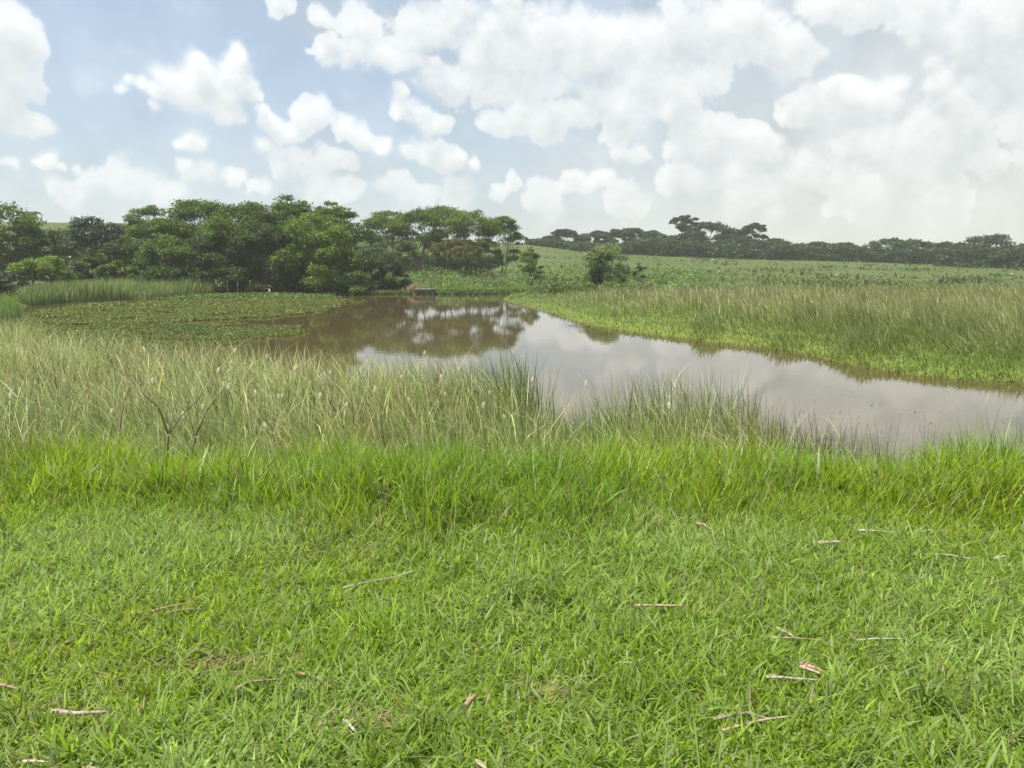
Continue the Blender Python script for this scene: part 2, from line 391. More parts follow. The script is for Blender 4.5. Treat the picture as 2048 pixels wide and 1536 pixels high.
def ground_mat():
    m, t = new_mat('meadow_ground'); n = t.nodes; l = t.links
    g = n.new('ShaderNodeNewGeometry'); sp = n.new('ShaderNodeSeparateXYZ'); l.new(g.outputs['Position'], sp.inputs[0])
    def noise(s, d=5, r=.6):
        q = n.new('ShaderNodeTexNoise'); q.inputs['Scale'].default_value = s; q.inputs['Detail'].default_value = d; q.inputs['Roughness'].default_value = r; l.new(g.outputs['Position'], q.inputs['Vector']); return q.outputs[0]
    def ramp(src, stops):
        r = n.new('ShaderNodeValToRGB'); e = r.color_ramp.elements
        while len(e) < len(stops): e.new(.5)
        for i, (p, c) in enumerate(stops): e[i].position = p; e[i].color = (*c, 1)
        l.new(src, r.inputs[0]); return r.outputs[0]
    def mix(f, a, b):
        q = n.new('ShaderNodeMix'); q.data_type = 'RGBA'
        for s, v in ((0, f), (6, a), (7, b)):
            if isinstance(v, tuple): q.inputs[s].default_value = (*v, 1)
            elif isinstance(v, float): q.inputs[s].default_value = v
            else: l.new(v, q.inputs[s])
        return q.outputs[2]
    def mrange(src, a, b, c=0., d=1.):
        r = n.new('ShaderNodeMapRange'); r.interpolation_type = 'SMOOTHSTEP'
        for i, v in enumerate((a, b, c, d)): r.inputs[i+1].default_value = v
        l.new(src, r.inputs[0]); return r.outputs[0]
    thatch = ramp(noise(14), [(.3, (.09, .115, .025)), (.55, (.15, .20, .04)), (.75, (.22, .22, .08))])
    mead = mix(mrange(noise(.06, 4), .4, .62), ramp(noise(.7, 8, .7), [(.3, (.036, .062, .018)), (.5, (.066, .104, .030)), (.7, (.105, .145, .048))]),
               ramp(noise(1.1, 8, .7), [(.3, (.060, .078, .028)), (.55, (.105, .130, .046)), (.75, (.160, .175, .070))]))
    mud = ramp(noise(3, 6), [(.3, (.09, .055, .03)), (.7, (.17, .11, .06))])
    c = mix(mrange(sp.outputs[1], 30, 70), thatch, mead)
    c = mix(mrange(sp.outputs[2], .05, -.02), c, mud)
    p = n.new('ShaderNodeBsdfPrincipled'); p.inputs['Roughness'].default_value = .95; p.inputs['Specular IOR Level'].default_value = .1; l.new(c, p.inputs['Base Color'])
    b = n.new('ShaderNodeBump'); b.inputs[0].default_value = .3; b.inputs[1].default_value = .2; l.new(noise(2.2, 8, .7), b.inputs['Height']); l.new(b.outputs[0], p.inputs['Normal'])
    o = n.new('ShaderNodeOutputMaterial'); l.new(p.outputs[0], o.inputs[0]); return m
def water_mat():
    m, t = new_mat('muddy_water'); n = t.nodes; l = t.links
    g = n.new('ShaderNodeNewGeometry')
    q = n.new('ShaderNodeTexNoise'); q.inputs['Scale'].default_value = .12; q.inputs['Detail'].default_value = 3; l.new(g.outputs['Position'], q.inputs['Vector'])
    r = n.new('ShaderNodeValToRGB'); r.color_ramp.elements[0].position = .3; r.color_ramp.elements[0].color = (.078, .060, .026, 1); r.color_ramp.elements[1].position = .7; r.color_ramp.elements[1].color = (.100, .077, .036, 1); l.new(q.outputs[0], r.inputs[0])
    p = n.new('ShaderNodeBsdfPrincipled'); l.new(r.outputs[0], p.inputs['Base Color']); p.inputs['Roughness'].default_value = .025; p.inputs['IOR'].default_value = 1.38
    mp = n.new('ShaderNodeMapping'); mp.inputs['Scale'].default_value = (.5, 2.2, 1); l.new(g.outputs['Position'], mp.inputs[0])
    w = n.new('ShaderNodeTexNoise'); w.inputs['Scale'].default_value = 1.2; w.inputs['Detail'].default_value = 3; l.new(mp.outputs[0], w.inputs['Vector'])
    b = n.new('ShaderNodeBump'); b.inputs[0].default_value = .025; b.inputs[1].default_value = .05; l.new(w.outputs[0], b.inputs['Height']); l.new(b.outputs[0], p.inputs['Normal'])
    o = n.new('ShaderNodeOutputMaterial'); l.new(p.outputs[0], o.inputs[0]); return m

# ------------------------------------------------------------------ the setting: terrain and pond
def axis(stops):
    out = []
    for (a, b, n) in stops: out.append(np.linspace(a, b, n, endpoint=False))
    return np.concatenate(out+[np.array([stops[-1][1]])])
ys = axis([(-400, -20, 6), (-20, 0, 8), (0, 4, 14), (4, 18, 70), (18, 90, 90), (90, 220, 34), (220, 700, 20), (700, 3500, 8)])
xp = axis([(0, 14, 50), (14, 60, 62), (60, 160, 24), (160, 600, 14), (600, 3000, 8)]); xs = np.concatenate([-xp[:0:-1], xp])
GX, GY = np.meshgrid(xs, ys); GZ = terrain(GX, GY)
V = np.stack([GX, GY, GZ], -1).reshape(-1, 3); nx, ny = len(xs), len(ys)
ii, jj = np.meshgrid(np.arange(nx-1), np.arange(ny-1)); b0 = (jj*nx+ii).ravel()
me = mesh_from('ground', V, np.stack([b0, b0+1, b0+nx+1, b0+nx], -1), None, None, True); me.materials.append(ground_mat())
ground = bpy.data.objects.new('ground', me); COL.objects.link(ground); tag(ground, 'grassy ground of lawn, muddy pond bank and rising meadow', kind='structure')
xw = np.linspace(-60, 60, 25); yw = np.linspace(7.5, 92, 25); WX, WY = np.meshgrid(xw, yw)
ii, jj = np.meshgrid(np.arange(24), np.arange(24)); b0 = (jj*25+ii).ravel()
me = mesh_from('water', np.stack([WX, WY, 0*WX], -1).reshape(-1, 3), np.stack([b0, b0+1, b0+26, b0+25], -1)); me.materials.append(water_mat())
water = bpy.data.objects.new('water', me); COL.objects.link(water); tag(water, 'still muddy brown pond water reflecting clouds and trees', kind='structure')

# ------------------------------------------------------------------ trees
def jcol(base, n, rng, v=.22, hue=.12):
    c = np.array(base)[None]*(1+rng.normal(0, v, (n, 1)).clip(-.55, .7))
    c = c*np.stack([1+rng.normal(0, hue, n), 1+0*rng.random(n), 1+rng.normal(0, hue, n)], -1)
    return c.clip(.004, .9)
def limb(mb, a, b, r0, r1, rng, sag=.12, C=(.13, .105, .08), n=5):
    a = np.array(a, float); b = np.array(b, float); t = np.linspace(0, 1, 5)[:, None]
    L = np.linalg.norm(b-a)
    p = a+(b-a)*t + np.array([0, 0, 1])*(np.sin(t*math.pi)*L*sag*-1) + rng.normal(0, .03*L, (5, 3))*np.sin(t*math.pi)
    tube(mb, p, np.linspace(r0, r1, 5), n, C)
def make_tree(name, label, px, top, wid, D, style='pads', col=(.05, .10, .02), leaf=.24, n=9000, cb=.42, stems=3, nc=22, group=None, seed=None, base_z=None, bark=(.13, .105, .08), mat=None, cat='tree', flat=None, depth=1.0):
    rng = np.random.default_rng(seed if seed is not None else int(px*7+top*13+D*3) % 99991)
    x, y, zt = at_Y(px, top, D); zb = float(terrain(np.array([x]), np.array([y]))[0]) if base_z is None else base_z
    H = zt-zb; Rr = wid/F*D/2
    root = empty(name, (x, y, zb)); tag(root, label, cat, group)
    # clumps of foliage
    cl = []
    fl = flat if flat is not None else {'pads': .62, 'round': .90, 'bush': .92, 'airy': .48}[style]; n = int(n*(1.42 if D < 130 else 1.0)); leaf = leaf*(1.0 if D < 130 else 1.15)
    for i in range(nc):
        for _try in range(30):
            a = rng.uniform(0, 2*math.pi); rho = math.sqrt(rng.random())*.86
            env = math.sqrt(max(0, 1-rho*rho))
            if style in ('pads', 'airy'):
                hh = cb+(1-cb)*(.30+.70*env)*(rng.uniform(.88, 1.02) if rng.random() < .6 else rng.random()**.6)
            else:
                hh = cb+(1-cb)*(.5+.5*env*rng.uniform(-1, 1)) if rng.random() < .5 else cb+(1-cb)*(.5+.5*env)*.93
            r = Rr*rng.uniform(.28, .46) if style != 'airy' else Rr*rng.uniform(.26, .42)
            c = np.array([rho*Rr*math.cos(a), rho*Rr*math.sin(a)*depth, min(hh, .97)*H-r*fl*.5])
            if all(np.linalg.norm((c-q[0])*np.array([1, 1, 2.0])) > .62*min(r, q[1]) for q in cl): break
        cl.append((c, r, r*fl))
    if nc > 6:   # make sure the crown reaches its top and its sides
        r = Rr*.3; cl.append((np.array([Rr*rng.uniform(-.2, .2), 0, H-r*fl*.8]), r, r*fl))
        cl.append((np.array([Rr*.80, 0, H*(cb+.45*(1-cb))]), r*.8, r*fl*.8)); cl.append((np.array([-Rr*.80, 0, H*(cb+.5*(1-cb))]), r*.8, r*fl*.8))
    lm = MB(); wsum = sum(q[1]**2 for q in cl)
    for c, r, th in cl:
        k = max(20, int(n*r*r/wsum))
        # sub-clumps make the edge uneven
        ns = 7; sub = rng.normal(size=(ns, 3)); sub /= np.linalg.norm(sub, axis=1)[:, None]; sub[:, 2] = np.abs(sub[:, 2])*.9-.25
        sc = c+sub*np.array([r, r, th])*.62; wh = rng.integers(0, ns, k)
        d = rng.normal(size=(k, 3)); d /= np.linalg.norm(d, axis=1)[:, None]; d[:, 2] = np.where(rng.random(k) < .7, np.abs(d[:, 2]), d[:, 2])
        rad = rng.random(k)**.45
        P = sc[wh]+d*rad[:, None]*np.array([r, r, th*1.0])*.55
        P += rng.normal(0, r*.10, P.shape)*np.array([1, 1, .6])
        nrm = d*np.array([.6, .6, .5])+np.array([0, -.1, .45])+rng.normal(0, .6, (k, 3))
        cc = jcol(np.array(col)*rng.uniform(.82, 1.22), k, rng)*rng.uniform(.85, 1.15, (ns, 1))[wh]
        leafcards(lm, P, leaf*rng.uniform(.6, 1.35, k), nrm, cc, rng)
    lm.build('crown', mat or M_TREE, root)
    tm = MB(); tr = max(.04, H*(.016 if stems == 1 else .0095))
    tips = []
    for s in range(stems):
        a = rng.uniform(0, 2*math.pi); sp = Rr*(.10 if stems == 1 else .32)
        tip = np.array([math.cos(a)*sp, math.sin(a)*sp, H*(cb+.12)]) if style != 'bush' else np.array([math.cos(a)*sp, math.sin(a)*sp, H*.5])
        b = np.array([math.cos(a)*tr*1.5, math.sin(a)*tr*1.5, -.3])
        limb(tm, b, tip, tr*1.25, tr*.7, rng, .04, bark, 7); tips.append(tip)
    for c, r, th in cl:
        t = min(tips, key=lambda q: np.linalg.norm(q-c)); base = t*rng.uniform(.72, 1.0)
        limb(tm, base, c, tr*.5, tr*.16, rng, .10 if style in ('pads', 'airy') else .03, bark, 5)
        for _ in range(3 if style in ('pads', 'airy') else 1):
            e = c+rng.normal(0, 1, 3)*np.array([r, r, th])*.5; limb(tm, c*.8+base*.2, e, tr*.2, tr*.06, rng, .03, bark, 4)
    tm.build('trunk', M_BARK, root, True)
    return root

G1 = 'trees along the far left bank'; G2 = 'tall flat topped trees behind the pond'; G3 = 'dark trees along the right horizon'
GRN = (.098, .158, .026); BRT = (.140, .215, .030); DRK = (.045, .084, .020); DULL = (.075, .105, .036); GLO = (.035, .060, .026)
T = make_tree
T('broadleaf_tree', 'tall dark tree cut off by the left edge of the picture', -15, 402, 160, 80, 'round', GRN, .26, 9000, .12, nc=24, group=G1)
T('broadleaf_tree', 'dark shaded tree just right of the leftmost tree', 48, 440, 100, 84, 'round', DRK, .25, 5000, .05, nc=18, group=G1)
T('broadleaf_tree', 'dark glossy round headed tree standing alone above the left skyline', 185, 432, 120, 80, 'round', GLO, .24, 9000, .10, nc=26, group=G1, mat=M_GLOSSY)
T('broadleaf_tree', 'dull green tree between the leftmost tree and the dark round headed tree', 112, 458, 120, 90, 'round', DULL, .25, 6000, .05, nc=20, group=G1)
T('broadleaf_tree', 'pale feathery tree at the left shoulder of the big left grove', 296, 410, 90, 94, 'airy', (.11, .16, .05), .22, 3500, .45, nc=20, group=G1)
T('broadleaf_tree', 'low spreading light tree left of the pale feathery tree', 262, 438, 80, 92, 'airy', (.08, .13, .03), .22, 3000, .4, nc=14, group=G1)
T('broadleaf_tree', 'mid green tree below the pale feathery tree', 318, 436, 120, 84, 'pads', GRN, .24, 8000, .18, nc=24, group=G1)
T('broadleaf_tree', 'flat topped tree forming the left part of the big grove', 400, 398, 150, 84, 'pads', GRN, .24, 12000, .04, nc=44, group=G1)
T('broadleaf_tree', 'flat topped tree in the middle of the big left grove', 490, 403, 170, 81, 'pads', (.092, .150, .024), .24, 13000, .04, nc=42, group=G1)
T('broadleaf_tree', 'tallest tree of the big left grove with a pointed top', 578, 389, 130, 82, 'pads', (.090, .146, .024), .24, 11000, .04, nc=38, group=G1)
T('broadleaf_tree', 'tree with layered branches at the right end of the big grove', 662, 402, 110, 86, 'airy', GRN, .23, 8000, .25, nc=34, group=G1)
T('broadleaf_tree', 'low airy tree in the gap between the two groves', 700, 446, 120, 92, 'airy', (.06, .105, .025), .22, 6500, .30, nc=30, group=G1)
T('broadleaf_tree', 'large yellowish green tree bulging from the front of the big grove', 628, 425, 150, 76, 'round', (.118, .178, .026), .22, 14000, .06, nc=34, group=G1)
T('broadleaf_tree', 'bright low tree overhanging the water at the right end of the grove', 668, 488, 110, 73, 'round', (.120, .185, .030), .22, 9000, .02, nc=24, group=G1)
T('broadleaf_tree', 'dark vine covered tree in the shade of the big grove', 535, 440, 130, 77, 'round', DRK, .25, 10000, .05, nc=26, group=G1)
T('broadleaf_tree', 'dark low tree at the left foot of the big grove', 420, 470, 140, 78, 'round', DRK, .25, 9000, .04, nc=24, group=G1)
T('broadleaf_tree', 'tree with light leaf clusters left of the dark grove foot', 340, 468, 110, 76, 'round', GRN, .24, 7500, .04, nc=22, group=G1)
T('broadleaf_tree', 'medium green tree behind the pale reed bed', 262, 470, 120, 79, 'round', (.06, .10, .025), .24, 7000, .03, nc=22, group=G1)
B = lambda *a, **k: make_tree('bush', *a, **{**dict(style='bush', cat='bush', stems=4), **k})
B('bright green bush in front of the left trees near the picture edge', 100, 512, 120, 72, col=BRT, n=6500, cb=.02, nc=20, group='bushes along the banks')
B('dark leafy bush at the left picture edge above the small lawn', 15, 545, 70, 69, col=GLO, n=3500, cb=.02, nc=14, mat=M_GLOSSY, group='bushes along the banks')
B('dark shrub right of the bright left bush', 178, 512, 90, 74, col=DULL, n=4500, cb=.02, nc=16, group='bushes along the banks')
B('yellow green bush under the medium tree behind the reed bed', 232, 520, 70, 73, col=(.10, .16, .03), n=2600, cb=.02, nc=12, group='bushes along the banks')
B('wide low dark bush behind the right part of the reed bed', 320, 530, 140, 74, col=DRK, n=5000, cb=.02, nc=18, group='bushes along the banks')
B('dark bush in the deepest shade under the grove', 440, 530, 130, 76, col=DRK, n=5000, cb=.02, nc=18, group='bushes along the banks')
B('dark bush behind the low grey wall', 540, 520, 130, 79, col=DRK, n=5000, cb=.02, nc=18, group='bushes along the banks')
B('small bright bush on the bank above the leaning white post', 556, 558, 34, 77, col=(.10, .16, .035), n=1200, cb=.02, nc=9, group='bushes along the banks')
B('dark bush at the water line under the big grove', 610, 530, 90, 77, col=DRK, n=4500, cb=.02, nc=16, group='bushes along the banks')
B('greyish green rounded bush right of the big grove', 748, 492, 110, 82, col=(.075, .105, .045), leaf=.2, n=8000, cb=.02, nc=22, group='bushes along the banks')
B('dark purplish bush at the right foot of the greyish bush', 786, 520, 60, 80, col=(.045, .060, .035), leaf=.2, n=4000, cb=.02, nc=14, group='bushes along the banks')
B('low light bush between the greyish bush and the grove', 722, 545, 60, 79, col=(.09, .14, .04), leaf=.18, n=2500, cb=.02, nc=10, group='bushes along the banks')
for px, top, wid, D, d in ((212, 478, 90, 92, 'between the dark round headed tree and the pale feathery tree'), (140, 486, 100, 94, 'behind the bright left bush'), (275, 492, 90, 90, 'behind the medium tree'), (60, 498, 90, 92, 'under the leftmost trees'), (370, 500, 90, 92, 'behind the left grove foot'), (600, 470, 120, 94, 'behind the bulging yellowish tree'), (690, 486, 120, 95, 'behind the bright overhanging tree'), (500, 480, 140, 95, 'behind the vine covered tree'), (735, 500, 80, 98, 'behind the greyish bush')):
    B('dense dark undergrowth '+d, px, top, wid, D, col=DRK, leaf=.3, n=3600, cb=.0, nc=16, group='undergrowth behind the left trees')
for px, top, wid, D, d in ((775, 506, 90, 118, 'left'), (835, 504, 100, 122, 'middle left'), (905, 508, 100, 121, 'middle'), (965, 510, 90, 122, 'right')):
    B('low shaded scrub under the jetty grove, '+d+' part', px, top, wid, D, col=DRK, leaf=.34, n=3200, cb=.0, nc=16, group='scrub under the jetty grove')  # dark leafy fill put in to deepen the shade below the crowns
gB = (.105, .155, .030)
T('flat_topped_tree', 'leftmost flat topped tree of the grove behind the wooden jetty', 780, 421, 110, 112, 'airy', gB, .25, 7000, .34, nc=34, group=G2, stems=4)
T('flat_topped_tree', 'flat topped tree straight behind the wooden jetty', 832, 416, 110, 109, 'pads', (.092, .145, .026), .25, 7500, .36, nc=30, group=G2, stems=4)
T('flat_topped_tree', 'highest flat topped tree in the middle of the jetty grove', 888, 412, 120, 112, 'pads', gB, .25, 8500, .36, nc=32, group=G2, stems=4)
T('flat_topped_tree', 'yellower flat topped tree right of the middle of the jetty grove', 945, 420, 110, 107, 'pads', (.130, .180, .030), .25, 7500, .34, nc=30, group=G2, stems=4)
T('flat_topped_tree', 'last leaning tree at the right end of the jetty grove', 1004, 432, 84, 110, 'pads', (.085, .130, .035), .25, 6500, .18, nc=30, group=G2, stems=3)
T('small_tree', 'small reddish green tree in front of the jetty grove', 905, 478, 86, 103, 'pads', (.120, .115, .030), .22, 4500, .25, nc=20, group=G2, stems=3)
T('small_tree', 'small bright tree under the right end of the jetty grove', 972, 476, 60, 104, 'airy', (.085, .13, .03), .22, 2800, .3, nc=16, group=G2, stems=2)
T('small_tree', 'small bright tree under the left end of the jetty grove', 806, 480, 60, 104, 'airy', (.075, .125, .03), .22, 3000, .25, nc=16, group=G2, stems=2)
B('round bright bush on the slope right of the jetty grove', 1062, 497, 54, 96, col=(.13, .19, .05), n=4200, cb=.0, nc=18, leaf=.22)
make_tree('small_tree', 'lone bushy tree on the meadow at the centre of the picture', 1215, 486, 92, 75, 'round', (.165, .215, .095), .18, 8500, .03, nc=40, stems=5, cat='tree')
B('small low shrub just right of the lone bushy tree', 1279, 526, 26, 78, col=(.13, .18, .08), leaf=.15, n=1300, cb=.0, nc=10)
B('low olive shrub at the foot of the lone bushy tree', 1232, 540, 46, 72, col=(.085, .12, .05), leaf=.15, n=1500, cb=.02, nc=10)
# far tree line to the right
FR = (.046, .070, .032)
far = [
 (1076, 478, 26, 225, 'pads', .35, 'small dark tree first from the left on the right horizon'),
 (1128, 458, 46, 218, 'airy', .30, 'spreading umbrella tree second from the left on the right horizon'),
 (1104, 472, 34, 222, 'pads', .30, 'low dark tree leaning against the spreading umbrella tree'),
 (1172, 468, 40, 215, 'pads', .22, 'dark tree at the left end of the continuous tree line'),
 (1200, 461, 46, 216, 'pads', .20, 'dark round topped tree above the lone bushy tree'),
 (1232, 459, 40, 214, 'airy', .25, 'thin crowned tree right above the lone bushy tree'),
 (1266, 456, 48, 212, 'pads', .28, 'open domed tree with a light crown left of the hazy middle trees'),
 (1306, 461, 50, 213, 'airy', .25, 'feathery hazy tree left of the two stemmed tall tree'),
 (1340, 470, 60, 210, 'round', .05, 'dark dense tree beneath the left side of the tall umbrella tree'),
 (1370, 431, 52, 214, 'airy', .62, 'tall umbrella tree with bare slender stems standing above the tree line'),
 (1418, 442, 76, 208, 'pads', .20, 'broad dark tree just right of the tall umbrella tree'),
 (1385, 462, 70, 205, 'round', .05, 'dense dark tree filling the middle of the tree line'),
 (1465, 457, 56, 207, 'pads', .15, 'domed tree between the broad dark tree and the ragged tree'),
 (1508, 446, 42, 205, 'airy', .35, 'ragged narrow tree with hanging branches on the horizon'),
 (1480, 474, 70, 203, 'round', .05, 'low dense tree under the domed and ragged trees'),
 (1550, 477, 56, 206, 'pads', .15, 'low tree right of the ragged narrow tree'),
 (1592, 488, 48, 208, 'pads', .12, 'lowest small tree right of the ragged narrow tree'),
 (1640, 484, 62, 208, 'pads', .12, 'flat topped low tree left of the white gap in the tree line'),
 (1688, 486, 54, 206, 'pads', .12, 'low tree with a small raised top near the white gap'),
 (1728, 496, 26, 206, 'airy', .10, 'smallest tree beside the white gap in the tree line'),
 (1782, 476, 66, 200, 'round', .06, 'left half of a pair of bushy crowned trees at the right'),
 (1826, 478, 66, 200, 'round', .06, 'right half of a pair of bushy crowned trees at the right'),
 (1900, 483, 66, 202, 'round', .08, 'domed tree between the bushy pair and the tallest right tree'),
 (1985, 469, 90, 196, 'round', .10, 'tallest spiky crowned tree near the right picture edge'),
 (2046, 486, 70, 198, 'round', .08, 'tree cut by the right picture edge on the horizon'),
]
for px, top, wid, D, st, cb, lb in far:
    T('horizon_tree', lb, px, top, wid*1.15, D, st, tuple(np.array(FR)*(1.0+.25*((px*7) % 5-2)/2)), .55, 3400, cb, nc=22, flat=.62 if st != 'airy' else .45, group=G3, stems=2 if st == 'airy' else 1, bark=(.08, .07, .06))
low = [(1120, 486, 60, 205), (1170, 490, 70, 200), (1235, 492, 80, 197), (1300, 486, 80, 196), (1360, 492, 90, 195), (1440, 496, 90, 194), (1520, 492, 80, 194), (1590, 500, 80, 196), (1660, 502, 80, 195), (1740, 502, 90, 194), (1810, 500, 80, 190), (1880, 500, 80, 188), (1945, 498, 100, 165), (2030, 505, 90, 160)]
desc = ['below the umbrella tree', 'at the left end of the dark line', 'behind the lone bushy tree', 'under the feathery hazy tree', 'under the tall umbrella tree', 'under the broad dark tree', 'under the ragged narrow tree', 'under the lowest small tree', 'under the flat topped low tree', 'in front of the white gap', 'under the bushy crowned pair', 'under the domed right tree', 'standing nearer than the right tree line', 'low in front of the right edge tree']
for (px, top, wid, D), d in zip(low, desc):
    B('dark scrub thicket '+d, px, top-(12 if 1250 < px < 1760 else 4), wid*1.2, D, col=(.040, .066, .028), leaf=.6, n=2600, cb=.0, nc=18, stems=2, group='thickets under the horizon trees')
# palm behind the left trees and a slim ball-headed tree on the centre horizon
def palm(name, label, px, top, wid, D, nf=18, col=(.10, .12, .06)):
    rng = np.random.default_rng(4); x, y, zt = at_Y(px, top, D); zb = float(terrain(np.array([x]), np.array([y]))[0]); H = zt-zb; r = wid/F*D/2
    root = empty(name, (x, y, zb)); tag(root, label, 'palm tree'); tm = MB(); zc = H-r*.55
    tube(tm, [(0, 0, -.3), (.05, 0, zc*.5), (0, 0, zc)], [.2, .16, .14], 8, (.2, .17, .13)); tm.build('trunk', M_BARK, root, True)
    for i in range(nf):
        fm = MB(); a = i/nf*2*math.pi*2.6; up = rng.uniform(.5, 1.25); t = np.linspace(0, 1, 9)
        dr = np.array([math.cos(a), math.sin(a), 0])
        p = np.array([0, 0, zc])+dr*(t*r*math.cos(up*.9))[:, None]*1.25+np.array([0, 0, 1])*((t*math.sin(up)*r*1.1-.75*r*t**2.4))[:, None]
        tube(fm, p, np.linspace(.03, .008, 9), 4, col)
        for s in (-1, 1):
            q = np.repeat(p[1:], 4, 0)+rng.normal(0, .02, (32, 3)); sd = np.cross(dr, [0, 0, 1])*s
            az = np.full(32, math.atan2(*(sd*.8+dr*.6)[[1, 0]]))+rng.normal(0, .1, 32)
            blades(fm, q, r*.42*np.repeat(1-.5*t[1:], 4), .05, az, 1.1+rng.normal(0, .1, 32), 1.1, jcol(col, 32, rng), jcol(col, 32, rng), 3, rng)
        fm.build('frond', M_TREE, root)
palm('palm_tree', 'pale feathery palm crown showing above the left trees', 62, 420, 44, 118)
rt = empty('slim_tree', (0, 0, 0)); x, y, zt = at_Y(1053, 474, 200); zb = float(terrain(np.array([x]), np.array([y]))[0]); rt.location = (x, y, zb)
tag(rt, 'slim tree with a tiny ball head alone on the skyline right of the jetty grove', 'tree')
rng = np.random.default_rng(8); m = MB(); d = rng.normal(size=(260, 3)); d /= np.linalg.norm(d, axis=1)[:, None]
leafcards(m, d*(rng.random(260)**.4*.55)[:, None]+np.array([0, 0, zt-zb-.5]), .35, d, jcol(FR, 260, rng), rng); m.build('crown', M_TREE, rt)
m = MB(); tube(m, [(0, 0, -.2), (.06, 0, 1.5), (0, 0, zt-zb-.5)], [.09, .07, .05], 6, (.1, .09, .07)); m.build('trunk', M_BARK, rt, True)

# ------------------------------------------------------------------ jetty, wall, posts
jx, jy = at_z(851, 590.0, 0.0)
jet = empty('wooden_jetty', (jx, jy, .12)); tag(jet, 'small dark plank jetty with an upright pole at the far bank', 'jetty')
rng = np.random.default_rng(3)
dk = (.20, .19, .18)
for i in range(9):
    m = MB(); box(m, (-.78+i*.2-.02, 0, .42+rng.uniform(-.015, .015)), (.175, 1.5, .045), rng.uniform(-.02, .02), np.array(dk)*rng.uniform(.8, 1.5), .006, rng); m.build('deck_plank', M_WOOD, jet)
for (a, b) in ((-.8, -.6), (0, -.6), (.75, -.6), (-.8, .6), (.75, .6)):
    m = MB(); tube(m, [(a, b, -.5), (a+.01, b, .2), (a, b, .50)], .055, 8, (.15, .13, .12)); m.build('support_post', M_WOOD, jet)
m = MB(); box(m, (0, -.70, .34), (1.8, .05, .12), 0, (.12, .11, .10)); m.build('edge_beam', M_WOOD, jet)
m = MB(); box(m, (0, -.62, .16), (1.7, .04, .10), 0, (.10, .09, .09)); m.build('cross_beam', M_WOOD, jet)
m = MB(); tube(m, [(.58, -.55, -.4), (.57, -.55, .6), (.6, -.55, 1.15)], .035, 8, (.06, .05, .045)); m.build('tall_pole', M_WOOD, jet)
m = MB(); tube(m, [(-.45, -.55, .2), (-.46, -.55, .62)], .04, 8, (.10, .09, .08)); m.build('short_pole', M_WOOD, jet)
# low wall with a pale ledge
a = at_z(482, 584); b = at_z(598, 583.5); c = ((a[0]+b[0])/2, (a[1]+b[1])/2)
wl = empty('low_wall', (c[0], c[1]+.3, 0)); L = abs(b[0]-a[0]); tag(wl, 'low dark grey retaining wall at the water under the big grove', 'wall')
m = MB(); nb = 12
for i in range(nb):
    m2 = MB(); box(m2, (-L/2+(i+.5)*L/nb, 0, .12), (L/nb-.03, .35, .62), 0, np.array((.13, .125, .11))*rng.uniform(.75, 1.2), .02, rng); m2.build('wall_block', M_CONC, wl)
m = MB(); box(m, (-L*.28, -.05, .47), (L*.24, .42, .06), 0, (.5, .49, .45)); m.build('pale_ledge', M_CONC, wl)
def post(px, ptop, pbot, z0, r, col, label, lean=0, wat=False, name='post'):
    x, y = at_z(px, pbot, z0); _, _, zt = at_Y(px, ptop, y); o = empty(name, (x, y, z0)); tag(o, label, 'post')
    m = MB(); h = zt-z0; tube(m, [(0, 0, -.5), (lean*h*.5, 0, h*.5), (lean*h, 0, h)], [r, r, r*.9], 8, col); m.build('shaft', M_WOOD, o)
    m = MB(); tube(m, [(lean*h, 0, h), (lean*h, 0, h+.015)], [r*1.04, r*.7], 8, np.array(col)*.8); m.build('cut_top', M_WOOD, o); return o
post(455.5, 561, 582, .30, .05, (.45, .44, .40), 'thin upright pale post left of the low wall')
post(476, 562, 582, .32, .05, (.25, .26, .20), 'dull mossy post between the pale post and the frame')
post(528.5, 571, 579, .42, .05, (.42, .42, .38), 'short pale stub post above the low wall')
post(542, 577.5, 589, -.02, .085, (.72, .70, .64), 'white post leaning left in the water by the low wall', lean=-.35)
post(625, 578, 587, -.02, .07, (.50, .48, .40), 'short pale stump post alone in the water under the trees')
x0, y0 = at_z(483, 581, .30); x1, _ = at_z(501, 581, .30)
fr = empty('gateway', ((x0+x1)/2, y0, .30)); tag(fr, 'thin wooden gate frame of two posts and a top rail in the shade', 'frame')
for s in (-1, 1):
    m = MB(); tube(m, [(s*(x1-x0)/2, 0, -.3), (s*(x1-x0)/2, 0, .95)], .035, 7, (.30, .30, .25)); m.build('upright', M_WOOD, fr)
m = MB(); tube(m, [(-(x1-x0)/2-.3, 0, .93), ((x1-x0)/2+.3, 0, .96)], .025, 7, (.30, .30, .25)); m.build('top_rail', M_WOOD, fr)

# ------------------------------------------------------------------ grass and reeds
def thin_sides(rng, x, y, k=.66, m=.7, q=.38): return (np.abs(x) < y*k+m-.15) | (rng.random(len(x)) < q)
def fan(rng, n, y0, y1, m=1.2, k=.66, p=1.0):
    y = y0+(y1-y0)*rng.random(n)**p; hw = np.abs(y)*k+m; keep = rng.random(n) < hw/hw.max()
    y = y[keep]; x = rng.uniform(-1, 1, len(y))*(y*k+m); return x, y
def ground_pts(x, y, off=0): return np.stack([x, y, terrain(x, y)+off], -1)
rng = np.random.default_rng(100)
